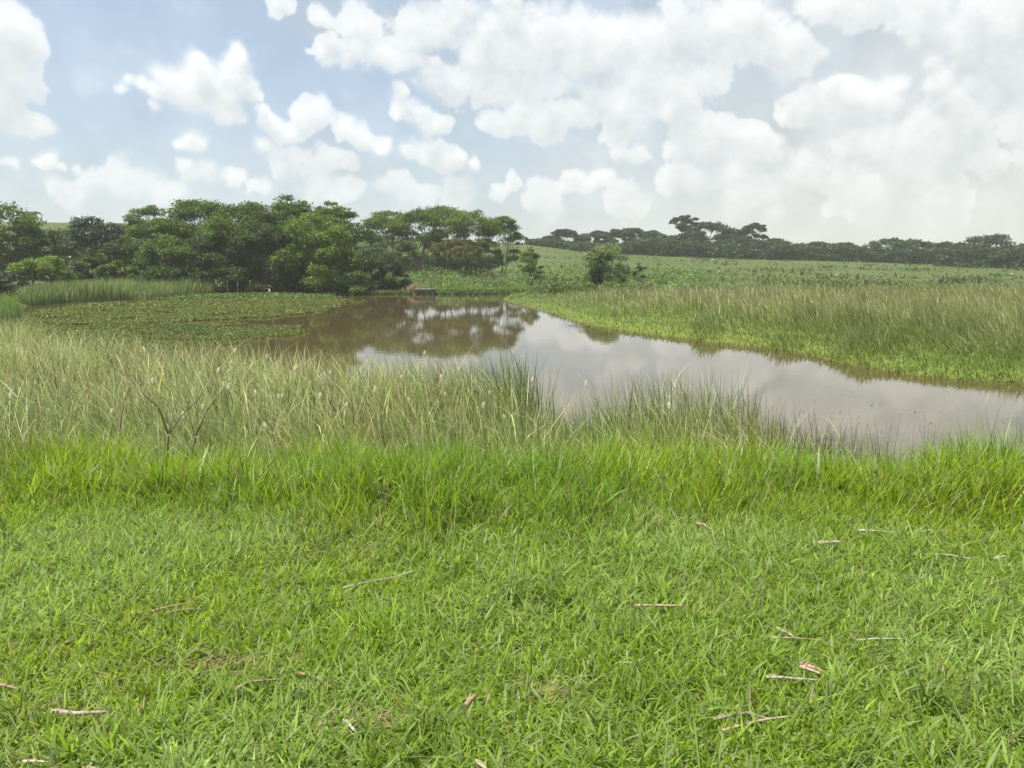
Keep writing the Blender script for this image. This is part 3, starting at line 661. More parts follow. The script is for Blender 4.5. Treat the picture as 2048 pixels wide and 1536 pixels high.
# short lawn
x, y = fan(rng, 262000, 1.3, 6.1, 2.1); s_ = thin_sides(rng, x, y); x, y = x[s_], y[s_]
patch = fbm(x*.9+30, y*.9+11, 60, 4); dens = fbm(x*2.3, y*2.3, 71, 3)
bare = np.exp(-(((x+1.13)/.20)**2+((y-2.93)/.09)**2))+.8*np.exp(-(((x+.50)/.13)**2+((y-2.5)/.05)**2))+.7*np.exp(-(((x-.14)/.09)**2+((y-2.72)/.05)**2))
keep = (rng.random(len(x)) < .72+.5*(dens-.3)) & (rng.random(len(x)) > bare*1.1)
x, y, patch = x[keep], y[keep], patch[keep]; n = len(x)
P = ground_pts(x, y, 0); P[:, 2] += rng.random(n)*.035
tuft = sstep(.45, .75, fbm(x*1.7+3, y*1.7+9, 90, 3)); rim = sstep(4.3, 5.4, y)
h = (.045+.05*rng.random(n)+.035*tuft)*(1+.5*rim)*(1+.5*(rng.random(n) < .06))
w = (.0050+.0062*rng.random(n))*(1-.2*rim)*np.where(np.abs(x) > y*.66+.55, 1.5, 1)
A = np.array([.216, .318, .044]); Bc = np.array([.275, .380, .115]); Y = np.array([.255, .345, .032]); DD = np.array([.42, .36, .22])
t1 = sstep(.42, .62, patch)[:, None]; c = A*(1-t1)+Bc*t1
t2 = sstep(.5, .7, fbm(x*.6+80, y*.6+5, 33, 3))[:, None]; c = c*(1-t2*.8)+Y*t2*.8
c = c*(1.10-.13*sstep(3.8, 4.5, y+.5*(patch-.5))[:, None])*(1+rng.normal(0, .24, (n, 1))).clip(.5, 1.8); glint = rng.random(n) < .10; c[glint] = np.array([.36, .43, .22]); dead = rng.random(n) < .02+.16*sstep(.60, .74, fbm(x*1.1+60, y*1.1, 120, 4)); c[dead] = DD*rng.uniform(.5, 1.1, (dead.sum(), 1))  # some blades coloured very pale as painted sun sparkle; others dead straw
m = MB(); blades(m, P, h, w, rng.uniform(0, 2*math.pi, n), rng.uniform(.15, 1.25, n)*(1-.3*rim), rng.uniform(-.1, .75, n), c*.95, c*1.08, 2, rng, twist=1.0)
# broader leaves lying over it, and thin wiry seed stems
x, y = fan(rng, 10000, 1.5, 4.4, .7); n = len(x); P = ground_pts(x, y, .03); P[:, 2] += rng.random(n)*.03
c = np.array([.235, .325, .095])*(1+rng.normal(0, .28, (n, 1))).clip(.5, 1.6)
blades(m, P, rng.uniform(.06, .11, n), rng.uniform(.008, .0135, n), rng.uniform(0, 6.28, n), rng.uniform(.5, 1.35, n), rng.uniform(.1, .8, n), c*.8, c, 3, rng, twist=.9)
x, y = fan(rng, 1500, 1.6, 5.4, .7); n = len(x); P = ground_pts(x, y, .02)
c = np.array([.22, .29, .12])*(1+rng.normal(0, .2, (n, 1)))
blades(m, P, rng.uniform(.16, .34, n), rng.uniform(.003, .005, n), rng.uniform(0, 6.28, n), rng.uniform(.6, 1.3, n), rng.uniform(-.2, .8, n), c, c*1.1, 3, rng)
# coarse tufts standing out of the turf
tx = []; ty = []; tz = []
for _ in range(70):
    cy = rng.uniform(1.9, 5.0); cx = rng.uniform(-1, 1)*(cy*.66+.5); k = rng.integers(14, 46); tx.append(rng.normal(cx, .035, k)); ty.append(rng.normal(cy, .03, k)); tz.append(np.full(k, rng.uniform(.7, 1.3)))
x = np.concatenate(tx); y = np.concatenate(ty); tz = np.concatenate(tz); n = len(x); P = ground_pts(x, y)
c = np.array([.20, .30, .055])*(1+rng.normal(0, .22, (n, 1))).clip(.5, 1.6)*np.where(tz > 1, 1.25, .8)[:, None]
blades(m, P, rng.uniform(.10, .20, n)*tz, rng.uniform(.007, .012, n), rng.uniform(0, 6.28, n), rng.uniform(.2, 1.0, n), rng.uniform(.1, .9, n), c*.8, c, 3, rng, twist=.8)
# strands of dry thatch
x, y = fan(rng, 2600, 1.5, 5.2, .7); bx = rng.normal(-1.13, .17, 260); by = rng.normal(2.93, .08, 260); x = np.r_[x, bx, rng.normal(-.5, .1, 80), rng.normal(.14, .08, 60)]; y = np.r_[y, by, rng.normal(2.5, .05, 80), rng.normal(2.72, .05, 60)]; n = len(x); P = ground_pts(x, y, .015); P[:, 2] += rng.random(n)*.05
c = np.array([.40, .33, .20])*rng.uniform(.5, 1.25, (n, 1))
blades(m, P, rng.uniform(.04, .13, n), rng.uniform(.003, .007, n), rng.uniform(0, 6.28, n), rng.uniform(1.3, 1.65, n), rng.uniform(-.1, .2, n), c, c, 2, rng)
o = m.build('lawn_grass', M_LAWN); tag(o, 'short bright trampled lawn grass filling the foreground', 'lawn', kind='stuff')

# belt of tall bright grass
x, y = fan(rng, 78000, 4.2, 7.4, 2.4); s_ = thin_sides(rng, x, y, .66, 1.2, .5); x, y = x[s_], y[s_]
edge = 5.0-.75*sstep(1.6, 4.2, x)+.95*(fbm(x*.8+4, y*0+2, 44, 3)-.5)*2+.5*(fbm(x*2.6, y*2.6, 45, 2)-.5)+.35*sstep(-3.2, -4, x)
edge = edge - .25*sstep(.5, .2, np.abs(x+.75))
back = np.where(x > 2.4, 7.5, 6.75+.9*(fbm(x*1.1+20, y*0+1, 46, 3)-.5))
clump = fbm(x*2.1+7, y*2.1, 15, 3)
keep = (y > edge-.25+.9*(rng.random(len(x))-.5)*rng.random(len(x))) & (y < back) & (rng.random(len(x)) < .55+.9*(clump-.25)); x, y, clump, edge = x[keep], y[keep], clump[keep], edge[keep]; n = len(x)
ins = sstep(-.5, .75, y-edge)*(.8+.4*fbm(x*1.3+8, y*1.3, 57, 2))
h = (.14+.33*ins)*(.55+.65*rng.random(n))*(.55+.95*clump)
h = h*1.15; h = np.minimum(h, 1.40+.5*clump+.1*rng.random(n)+.22*(fbm(x*.9+33, y*0+2, 52, 2)-.5)-terrain(x, y))
c = np.array([.250, .350, .026])*(1-sstep(.4, .7, fbm(x*.8, y*.8+40, 51, 3))[:, None])+np.array([.185, .305, .036])*sstep(.4, .7, fbm(x*.8, y*.8+40, 51, 3))[:, None]
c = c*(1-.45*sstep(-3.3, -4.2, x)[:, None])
c = c*(1+rng.normal(0, .28, (n, 1))).clip(.45, 1.8); glint = rng.random(n) < .06; c[glint] = np.array([.38, .46, .20]); dead = rng.random(n) < .05+.12*(1-ins); c[dead] = np.array([.40, .36, .20])*rng.uniform(.4, 1.1, (dead.sum(), 1))  # a few pale blades carry sunlit highlights in their colour; dead ones are straw
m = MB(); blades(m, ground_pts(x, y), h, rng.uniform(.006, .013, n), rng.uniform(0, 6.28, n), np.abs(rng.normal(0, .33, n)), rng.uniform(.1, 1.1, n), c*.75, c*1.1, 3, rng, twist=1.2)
x, y = fan(rng, 2600, 5.0, 7.2, 1.2); keep = y > 5.25-.6*sstep(1.6, 4.2, x); x, y = x[keep], y[keep]; n = len(x)
c = np.array([.21, .30, .10])*(1+rng.normal(0, .2, (n, 1)))
blades(m, ground_pts(x, y), rng.uniform(.22, .5, n), rng.uniform(.014, .022, n), rng.uniform(0, 6.28, n), rng.uniform(.3, 1.0, n), rng.uniform(.1, 1.0, n), c*.8, c, 4, rng)
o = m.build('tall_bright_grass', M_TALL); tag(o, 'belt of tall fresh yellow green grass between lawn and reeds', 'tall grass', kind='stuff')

# near reed bed
def hyac(x, y): return 0
x, y = fan(rng, 118000, 6.7, 19, 2.0); sd = pond_sd(x, y)
ok = ((sd > -.15-.5*rng.random(len(x))**2) | (y < 8)) & (x < 3.3+.6*rng.random(len(x)))
thin = np.where((x > 1.6), 1.0, .95); ok &= rng.random(len(x)) < thin*np.where(y < 7.6, .8, 1)
x, y, sd = x[ok], y[ok], sd[ok]; n = len(x)
g = terrain(x, y).clip(-.05, 9)
topz = np.interp(y, [6.7, 7.5, 8.6, 10, 14, 19], [1.24, 1.34, 1.46, 1.56, 1.68, 1.78])+.16*(fbm(x*.7, y*.7, 9, 3)-.5)*2
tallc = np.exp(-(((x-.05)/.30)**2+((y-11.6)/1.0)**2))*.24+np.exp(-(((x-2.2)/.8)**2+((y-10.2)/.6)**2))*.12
low = sstep(.35, .6, x)*sstep(1.35, 1.1, x)*.22
topz = topz+tallc-low - .26*sstep(2.8, 3.5, x)
h = np.maximum(.2, (topz-g))*(.58+.5*rng.random(n)**.6)
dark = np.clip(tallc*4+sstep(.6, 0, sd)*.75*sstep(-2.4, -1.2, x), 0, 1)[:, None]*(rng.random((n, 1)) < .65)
st = fbm(x*.5+2, y*.5, 81, 3)
base = np.array([.160, .235, .065])*np.ones((n, 1)); tip = np.array([.40, .46, .22])*np.ones((n, 1))
strw = (rng.random(n) < .15+.40*sstep(.48, .75, st)); tip[strw] = np.array([.62, .54, .36]); base[strw] = np.array([.22, .23, .12])
rd = rng.random(n) < .10*(.4+1.6*sstep(.45, .65, fbm(x*.8+3, y*.8, 19, 3))); tip[rd] = np.array([.46, .31, .21])
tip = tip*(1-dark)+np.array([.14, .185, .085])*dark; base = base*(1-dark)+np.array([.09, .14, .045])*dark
v = (1+rng.normal(0, .38, (n, 1))).clip(.35, 2.0); v = v*(.75+.5*fbm(x*1.6, y*1.6, 101, 3)[:, None]*1.1); base = base*v; tip = tip*v
up = dark[:, 0]
az = math.pi+rng.normal(0, 1.25, n); lean = np.abs(rng.normal(.14, .16, n))*(1-.5*up); bend = rng.gamma(2.0, .30, n)*(1-.7*up); lift = (rng.random(n) < .55)*rng.uniform(.15, .62, n)*(1-up); g = g+lift*h; h = h*(1-lift)
h = h/np.cos(np.clip(lean+bend*.4, 0, 1.0))
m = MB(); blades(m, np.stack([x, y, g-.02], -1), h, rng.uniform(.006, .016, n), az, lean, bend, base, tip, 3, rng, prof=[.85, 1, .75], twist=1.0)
# under-growth between the reeds
x, y = fan(rng, 46000, 6.6, 10.2, 1.5); ok = (x < 3.3) & (pond_sd(x, y) > -.25); x, y = x[ok], y[ok]; n = len(x)
c = np.array([.21, .28, .085])*(1+rng.normal(0, .30, (n, 1))).clip(.5, 1.6)
blades(m, ground_pts(x, y), (np.interp(y, [6.6, 7.4, 9.5], [1.20, 1.24, 1.36])+.16*(fbm(x*1.5, y, 2, 2)-.5)-.3*sstep(2.5, 3.3, x)-terrain(x, y))*rng.uniform(.6, 1.12, n), rng.uniform(.007, .014, n), math.pi+rng.normal(0, 1, n), rng.uniform(.0, .5, n), rng.uniform(.1, 1.2, n), c*.75, c*1.25, 3, rng)
# sparse clump against the water at the right and scattered seed stems
xs_, ys_ = [], []
for cx, w_, k in ((3.05, .10, 30), (3.3, .22, 120), (2.75, .15, 40), (3.75, .2, 16), (4.6, .5, 14)):
    xs_.append(rng.normal(cx, w_, k)); ys_.append(rng.normal(8.1, .18, k))
x = np.concatenate(xs_); y = np.concatenate(ys_); n = len(x); c = np.array([.09, .115, .055])*(1+rng.normal(0, .2, (n, 1)))
blades(m, ground_pts(x, y), rng.uniform(.75, 1.22, n), rng.uniform(.007, .012, n), rng.uniform(0, 6.28, n), np.abs(rng.normal(0, .16, n)), rng.uniform(0, .25, n), c, c, 4, rng)
o = m.build('reed_bed', M_REED); tag(o, 'dense pale reed bed leaning in the wind along the near shore', 'reeds', kind='stuff')
# wiry seed stems of the tall grass against the water, right
m = MB(); x = rng.uniform(2.6, 5.6, 150); y = rng.uniform(6.6, 7.6, 150); P = ground_pts(x, y); c = np.array([.20, .24, .12])*np.ones((150, 1))
tp = blades(m, P, rng.uniform(.75, 1.15, 150)-.1*(7.6-y), .005, rng.uniform(0, 6.28, 150), rng.uniform(0, .2, 150), rng.uniform(0, .5, 150), c, c, 4, rng, prof=[1, .9, .8, .7])
for k in range(3):
    blades(m, tp, rng.uniform(.05, .11, 150), .006, rng.uniform(0, 6.28, 150), rng.uniform(.5, 1.5, 150), .3, c*1.1, c*1.2, 2, rng)
x, y = fan(rng, 700, 6.2, 8.4, 1.0); n = len(x); c = np.array([.30, .30, .17])*np.ones((n, 1))
tp = blades(m, ground_pts(x, y), np.interp(y, [6.2, 8.4], [.5, .95])*rng.uniform(.7, 1.05, n), .004, rng.uniform(0, 6.28, n), rng.uniform(0, .25, n), rng.uniform(0, .6, n), c, c, 4, rng, prof=[1, .9, .8, .7])
for k in range(2): blades(m, tp, rng.uniform(.04, .08, n), .006, rng.uniform(0, 6.28, n), rng.uniform(.4, 1.4, n), .3, c*1.1, c*1.2, 2, rng)
o = m.build('seeding_grass', M_REED); tag(o, 'fine seeding grass stems standing in front of the water', 'grass stems', kind='stuff')

# right bank: marsh reeds
def in_px(x, y): return 1024+1600*x/y
def scatter_far(rng, n, pxa, pxb, ya, yb):
    q = rng.random(n); y = 1/((1/ya)*(1-q)+(1/yb)*q); px = rng.uniform(pxa, pxb, n); return (px-1024)/1600*y, y
x, y = scatter_far(rng, 150000, 1030, 2330, 12, 68); sd = pond_sd(x, y); ok = (sd > 0) & (y > 11); x, y, sd = x[ok], y[ok], sd[ok]
px = in_px(x, y); n = len(x)
low = sstep(7.6, 1.4, sd-(fbm(x*.22, y*.22, 12, 3)-.45)*9) ; low = np.maximum(low, sstep(1190, 1080, px)*.85)
mass = fbm(x*.16+5, y*.16, 66, 3)
h = (.08+.16*rng.random(n))*low+(1-low)*(.80+.5*rng.random(n))*(.60+.45*mass+.35*vnoise(x*1.1, y*.8, 77))
ntop = (3-.0262*y); clm = np.exp(-((px-1740)/45)**2-((y-26)/2)**2)+np.exp(-((px-1420)/28)**2-((y-32)/1.5)**2)+np.exp(-((px-1560)/36)**2-((y-27)/1.3)**2); h = h+clm*.6; low = low*(1-clm.clip(0, .9)); h = np.minimum(h, np.maximum(.3, ntop-.15+.3*rng.random(n)))
brown = np.maximum(sstep(.50, .62, fbm(x*.2+9, y*.35+2, 19, 3))*.7, np.exp(-((px-1690)/110)**2-((y-23)/1.6)**2)*1.2).clip(0, 1)*low
g1 = np.array([.180, .245, .065]); base = g1*np.ones((n, 1)); tip = (np.array([.180, .248, .076])*low[:, None]+(1-low[:, None])*np.array([.36, .395, .210]))
hi = (rng.random(n) < (.10+.40*sstep(25, 55, y))*(1-low)); tip[hi] = np.array([.56, .49, .34])
pk = (rng.random(n) < .22*(1-low)*sstep(30, 55, y)); tip[pk] = np.array([.27, .19, .13])
tip = tip*(1-brown[:, None]*.7)+np.array([.17, .12, .055])*brown[:, None]*.7
dk_ = np.maximum(sstep(.45, .7, fbm(x*.9+30, y*.6, 88, 3))*.5, clm.clip(0, 1)*.55)[:, None]*(1-low[:, None]); tip = tip*(1-dk_)
v = (1+rng.normal(0, .2, (n, 1))).clip(.5, 1.6)
m = MB(); blades(m, ground_pts(x, y, -.02), h*1.1, (.010+.0007*y)*(.7+.6*rng.random(n)), math.pi+rng.normal(0, 1.0, n), np.abs(rng.normal(.45, .38, n)), rng.gamma(2, .40, n), base*v, tip*v, 2, rng, twist=1.0)
# emergent grass in the right bank shallows, its olive colour also standing for reflected reeds
x, y = scatter_far(rng, 45000, 1100, 2330, 11, 60); sd = pond_sd(x, y); edge_n = fbm(x*.5, y*.5, 14, 3)
ok = (sd < .05) & (sd > -3.2*edge_n**1.5-.1) & (rng.random(len(x)) < np.exp(sd*.9)) & (rng.random(len(x)) < .75) & (y > 10.9); x, y = x[ok], y[ok]; n = len(x); c = np.array([.13, .175, .045])*(1+rng.normal(0, .25, (n, 1))).clip(.5, 1.6)
blades(m, np.stack([x, y, 0*x-.03], -1), rng.uniform(.08, .26, n), (.008+.0006*y), rng.uniform(0, 6.28, n), rng.uniform(0, .8, n), rng.uniform(0, .8, n), c, c, 2, rng)
o = m.build('marsh_reeds', M_REED); tag(o, 'windswept marsh reeds and low grass covering the right bank', 'reeds', kind='stuff')

# far meadow tussocks
x, y = scatter_far(rng, 52000, -150, 2400, 62, 205); sd = pond_sd(x, y); px = in_px(x, y); ok = (sd > .4) & ((px > 690) | (rng.random(len(x)) < .25)); x, y, px = x[ok], y[ok], px[ok]; n = len(x)
cn = fbm(x*.10+3, y*.05+8, 23, 4); wd = sstep(.56, .66, fbm(x*.22+7, y*.16+1, 37, 3)); s_ = (y < 84) | (wd > .35) | (rng.random(n) < .40); x, y, px, cn, wd = x[s_], y[s_], px[s_], cn[s_], wd[s_]; n = len(x)
h = (.14+.24*rng.random(n))*(1+1.6*wd); 
c = np.array([.135, .195, .050])*(1-cn[:, None])+np.array([.235, .275, .085])*cn[:, None]
c = c*(1-wd[:, None]*.3); br = sstep(700, 900, px)*sstep(1330, 1150, px); c = c*(1+.25*br[:, None]*(1-wd[:, None])); cloud_shade = sstep(1350, 1900, px)*sstep(62, 110, y); c = c*(1-.42*cloud_shade[:, None]); c = c*(.92+rng.normal(0, .08, (n, 1))).clip(.5, 1.5)  # tussocks darkened towards the far right as a painted cloud shadow
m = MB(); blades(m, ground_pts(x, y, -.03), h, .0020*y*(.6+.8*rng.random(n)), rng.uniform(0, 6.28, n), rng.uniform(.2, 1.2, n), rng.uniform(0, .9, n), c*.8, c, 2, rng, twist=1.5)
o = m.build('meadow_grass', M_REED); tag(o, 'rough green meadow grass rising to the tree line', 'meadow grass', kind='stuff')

# continuous scrub along the foot of the horizon trees
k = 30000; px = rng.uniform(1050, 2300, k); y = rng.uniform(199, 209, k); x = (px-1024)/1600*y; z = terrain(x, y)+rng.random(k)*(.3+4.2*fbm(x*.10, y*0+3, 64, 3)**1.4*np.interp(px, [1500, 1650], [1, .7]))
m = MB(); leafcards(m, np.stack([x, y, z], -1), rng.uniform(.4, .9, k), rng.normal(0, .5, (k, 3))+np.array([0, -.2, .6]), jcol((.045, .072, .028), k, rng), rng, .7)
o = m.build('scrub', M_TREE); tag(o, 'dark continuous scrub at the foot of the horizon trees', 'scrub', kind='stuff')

# weeds on the far bank
x, y = scatter_far(rng, 110000, 770, 1400, 68, 122); sd = pond_sd(x, y); ok = sd > 1.4; x, y = x[ok], y[ok]
mound = fbm(x*.55+4, y*.3, 91, 3); ok = rng.random(len(x)) < sstep(.32, .6, mound); x, y, mound = x[ok][:46000], y[ok][:46000], mound[ok][:46000]; n = len(x)
P = ground_pts(x, y); P[:, 2] += rng.random(n)*(.3+2.6*(mound-.35)+.8*(vnoise(x*1.2, y*.9, 7)-.3)).clip(.2, 1.7)*sstep(1.0, 3.5, pond_sd(x, y))
m = MB(); c = jcol((.135, .195, .065), n, rng, .3)*(.65+.8*vnoise(x*.5, y*.5, 5))[:, None]
leafcards(m, P, rng.uniform(.16, .42, n), rng.normal(0, .5, (n, 3))+np.array([0, -.2, .6]), c, rng, .4)
o = m.build('bank_weeds', M_TREE); tag(o, 'leafy waist high weeds mounded along the far bank', 'weeds', kind='stuff')
# low bright grass on the far bank and small lawn at far left
m = MB(); x, y = scatter_far(rng, 26000, 690, 1140, 74, 92); sd = pond_sd(x, y); ok = (sd > 0) & (sd < 4.2); x, y = x[ok], y[ok]; n = len(x); px = in_px(x, y)
c = np.array([.135, .225, .045])*(1+rng.normal(0, .18, (n, 1))); 
blades(m, ground_pts(x, y), rng.uniform(.15, .4, n), .07, rng.uniform(0, 6.28, n), rng.uniform(0, .8, n), .4, c, c, 2, rng)
x, y = scatter_far(rng, 16000, -120, 150, 50, 70); ok = pond_sd(x, y) > 0; x, y = x[ok], y[ok]; n = len(x); c = np.array([.120, .210, .040])*(1+rng.normal(0, .18, (n, 1)))
blades(m, ground_pts(x, y), rng.uniform(.05, .14, n), .06, rng.uniform(0, 6.28, n), rng.uniform(0, .8, n), .4, c, c, 2, rng)
o = m.build('bank_grass', M_TALL); tag(o, 'short bright grass at the foot of the far bank', 'grass', kind='stuff')

# far left reed bed
x, y = scatter_far(rng, 60000, -100, 485, 55, 76); px = in_px(x, y); pyb = 0
sd = pond_sd(x, y); wdt = np.interp(px, [-100, 40, 60, 250, 400, 480], [0, 0, 6, 6.5, 5, 2.0]); ok = (sd > -.2) & (sd < wdt) ; x, y, sd, px = x[ok], y[ok], sd[ok], px[ok]; n = len(x)
c = np.array([.125, .190, .060])*(1+rng.normal(0, .2, (n, 1))).clip(.5, 1.5); gap = np.exp(-((px-285)/22)**2)
h = rng.uniform(.75, 1.5, n)*(.55+.8*fbm(x*.6, y*.3, 13, 3))*(1-.6*gap*sstep(3, 1, sd))*np.interp(px, [40, 90, 400, 480], [.6, 1, 1, .7])
dkc = sstep(.5, .65, vnoise(x*.5, y*.1, 6))[:, None]*.4
c = c*1.25; tip = c*1.35*(1-dkc); hi = rng.random(n) < .38; tip[hi] = np.array([.46, .50, .28])
m = MB(); blades(m, ground_pts(x, y, -.02), h, .035+.03*rng.random(n), rng.uniform(0, 6.28, n), np.abs(rng.normal(0, .12, n)), rng.uniform(0, .5, n), c*.85, tip, 2, rng)
o = m.build('far_reed_bed', M_REED); tag(o, 'upright pale reeds on the far left shore below the trees', 'reeds', kind='stuff')
# reeds of the left bank, at the picture edge
x = rng.uniform(-27, -13, 16000); y = rng.uniform(19, 46, 16000); sd = pond_sd(x, y); px = in_px(x, y); ok = (sd > -.4) & (px < 60) & (px > -300) & (sd < 7); x, y = x[ok], y[ok]; n = len(x)
c = np.array([.135, .20, .065])*(1+rng.normal(0, .2, (n, 1))).clip(.5, 1.5)
m = MB(); blades(m, ground_pts(x, y, -.02), rng.uniform(.8, 1.5, n), .025, math.pi+rng.normal(0, 1, n), np.abs(rng.normal(.1, .15, n)), rng.uniform(0, .6, n), c*.9, c*1.4, 3, rng)
o = m.build('left_bank_reeds', M_REED); tag(o, 'taller green reeds at the left edge of the picture', 'reeds', kind='stuff')

# ------------------------------------------------------------------ floating plants
def poly_in(px, py, poly):
    ins = np.zeros(px.shape, bool)
    for k in range(len(poly)):
        ax, ay = poly[k]; bx, by = poly[(k+1) % len(poly)]
        ins ^= ((ay > py) != (by > py)) & (px < (bx-ax)*(py-ay)/(by-ay+1e-12)+ax)
    return ins
W_ = lambda pl: [at_z(*p) for p in pl]
matA = W_([(60,632),(110,620),(150,612),(300,604),(420,600),(470,597),(560,596),(640,597),(676,601),(684,606),(672,614),(640,622),(590,631),(530,637),(430,641),(330,645),(200,648),(120,650),(70,642)])
matB = W_([(120,652),(250,648),(350,650),(430,648),(520,650),(600,654),(640,660),(600,668),(520,676),(440,690),(340,700),(200,700),(100,690)])
matC = W_([(300,602),(420,592),(500,590),(600,592),(680,595),(676,601),(560,598),(470,599)])
matD = W_([(700,582),(830,586),(1000,584),(1128,584.5),(1120,588),(1000,588),(870,590),(700,590)])
matE = W_([(30,640),(110,652),(150,664),(130,690),(40,700),(-40,690),(-40,640)])
matF = W_([(300,656),(420,655),(410,670),(300,670)])
def in_mat(x, y, pl, wob=.8):
    return poly_in(x+wob*2.2*(fbm(x*.35, y*.35, 47, 3)-.5)*2, y+wob*2.2*(fbm(x*.35+9, y*.35+9, 48, 3)-.5)*2, pl)
def floaters(mb, pl, n, col, hgt, s, lightp, tex=.5):
    a = np.array(pl); x = rng.uniform(a[:, 0].min(), a[:, 0].max(), n*3); y0_, y1_ = a[:, 1].min(), a[:, 1].max()
    q = rng.random(n*3); y = 1/((1/y0_)*(1-q)+(1/y1_)*q); ok = in_mat(x, y, pl) & ~((np.abs(x-jx) < 1.0) & (y < jy+1.0)) & (fbm(x*.8, y*.8, 29, 3) > .36*tex+.12); x, y = x[ok][:n], y[ok][:n]; k = len(x)
    P = np.stack([x, y, .02+rng.random(k)*hgt], -1); c = jcol(col, k, rng, .28); li = rng.random(k) < lightp; c[li] = np.array([.26, .30, .17])*rng.uniform(.7, 1.2, (li.sum(), 1))
    leafcards(mb, P, s*.60*rng.uniform(.6, 1.4, k)*(y/45), rng.normal(0, .45, (k, 3))+np.array([0, -.1, .7]), c, rng, .8)
m = MB()
floaters(m, matA, 60000, (.125, .150, .036), .10, .18, .05, .7)
floaters(m, matB, 26000, (.110, .135, .034), .11, .16, .06, .9)
floaters(m, matC, 8000, (.10, .15, .035), .25, .20, .05, .1)
floaters(m, matD, 9000, (.060, .095, .024), .22, .22, .05, .1)
floaters(m, matE, 8000, (.13, .18, .035), .10, .14, .05, .1)
floaters(m, matF, 4000, (.055, .12, .030), .10, .12, .02, .1)
o = m.build('floating_weed', M_TREE); tag(o, 'mats of small leaved floating weed on the left of the pond', 'water plants', kind='stuff')
# bits drifting on the open water
m = MB(); k = 60; x, y = scatter_far(rng, 400, 1040, 1700, 12, 45); ok = pond_sd(x, y) < -1; x, y = x[ok][:k], y[ok][:k]; k = len(x)
blades(m, np.stack([x, y, 0*x+.008], -1), rng.uniform(.03, .16, k), .02, rng.uniform(-.5, .5, k), np.full(k, 1.5), 0*x, np.full((k, 3), .07), np.full((k, 3), .1), 2, rng)
o = m.build('drifting_debris', M_STRAW); tag(o, 'tiny dark leaf bits drifting on the open water', 'debris', kind='stuff')
def twig(name, label, cat, paths, C, mat=M_BARK, n=6, group=None):
    P0 = np.array(paths[0][0][0]); o = empty(name, tuple(P0)); tag(o, label, cat, group)
    for i, (pts, rad) in enumerate(paths):
        m = MB(); p = np.array(pts, float)-P0; tube(m, p, np.asarray(rad)*.68, n, C); m.build('stem' if i == 0 else 'branch', mat, o, True)
    return o
a = at_z(1136, 652); b = at_z(1180, 654)
twig('floating_branch', 'thin dark branch floating at the tip of the right bank', 'branch', [([(*a, .03), ((a[0]+b[0])/2, a[1]-.1, .04), (*b, .03)], [.015, .025, .03]), ([((a[0]+b[0])/2, a[1]-.1, .04), ((a[0]+b[0])/2-.25, a[1]+.15, .12)], [.015, .008])], (.07, .06, .05))

# dry reed heap beside the jetty
m = MB(); n = 900; hx, hy = at_z(832, 587, 0); x = rng.normal(hx-.05, .34, n); y = rng.normal(hy, .4, n); c = np.array([.33, .27, .16])*rng.uniform(.5, 1.2, (n, 1))
P = np.stack([x, y, rng.random(n)*.5*np.exp(-((x-hx)/.8)**2)+.05], -1); blades(m, P, rng.uniform(.3, .8, n), .035, rng.uniform(0, 6.28, n), rng.uniform(0, 1.4, n), rng.uniform(0, 1, n), c, c*1.1, 3, rng)
x = rng.normal(hx-.9, .4, 260); y = rng.normal(hy+.8, .5, 260); c = np.array([.36, .25, .15])*rng.uniform(.5, 1.2, (260, 1)); blades(m, ground_pts(x, y, .2), rng.uniform(.4, .9, 260), .035, rng.uniform(0, 6.28, 260), rng.uniform(0, 1.0, 260), rng.uniform(0, 1, 260), c, c, 3, rng)
o = m.build('dry_reed_heap', M_STRAW); tag(o, 'heap of dry tan reeds at the left end of the jetty', 'reed heap')

# ------------------------------------------------------------------ bare shrubs in the reeds
def shrub(label, D, segs, C=(.26, .215, .15)):
    paths = []
    for pts, r0, r1 in segs:
        q = []
        for i, p in enumerate(pts):
            xx, yy, zz = at_Y(p[0], p[1], D+(.10*math.sin(i*2.1+len(paths)))); q.append((xx, yy, zz))
        if not paths: xx, yy, _ = q[0]; q[0] = (xx, yy, float(terrain(np.array([xx]), np.array([yy]))[0])-.05)
        paths.append((q, np.linspace(r0, r1, len(q))))
    return twig('bare_shrub', label, 'shrub', paths, C, n=7, group='leafless shrubs among the reeds')
shrub('largest leafless shrub with five forking branches among the reeds', 6.9, [
  ([(338, 960), (335, 900), (337, 870)], .017, .014), ([(337, 870), (322, 825), (316, 815)], .012, .009), ([(316, 815), (295, 795), (270, 765), (262, 752)], .008, .003),
  ([(316, 815), (310, 790), (306, 770)], .006, .003), ([(338, 868), (344, 835), (344, 822), (356, 800), (359, 775), (362, 740)], .011, .003), ([(344, 822), (338, 805), (330, 795)], .006, .003),
  ([(340, 865), (362, 832), (395, 800), (415, 768), (424, 748)], .010, .003), ([(375, 818), (379, 800), (378, 790)], .004, .002), ([(320, 818), (337, 808), (346, 800)], .004, .002)])
shrub('single leafless stem left of the largest bare shrub', 6.9, [([(240, 955), (238, 880), (243, 830), (248, 800), (249, 785)], .013, .008), ([(249, 800), (256, 785), (262, 772)], .005, .003), ([(248, 822), (235, 812)], .003, .002)])
shrub('leafless stem with a swollen knot right of the largest bare shrub', 6.9, [([(384, 960), (384, 905), (391, 874)], .012, .014), ([(391, 872), (402, 848), (413, 822)], .010, .008), ([(413, 822), (435, 795), (455, 765)], .007, .003), ([(391, 874), (385, 868)], .008, .005), ([(413, 820), (410, 800)], .004, .002)])

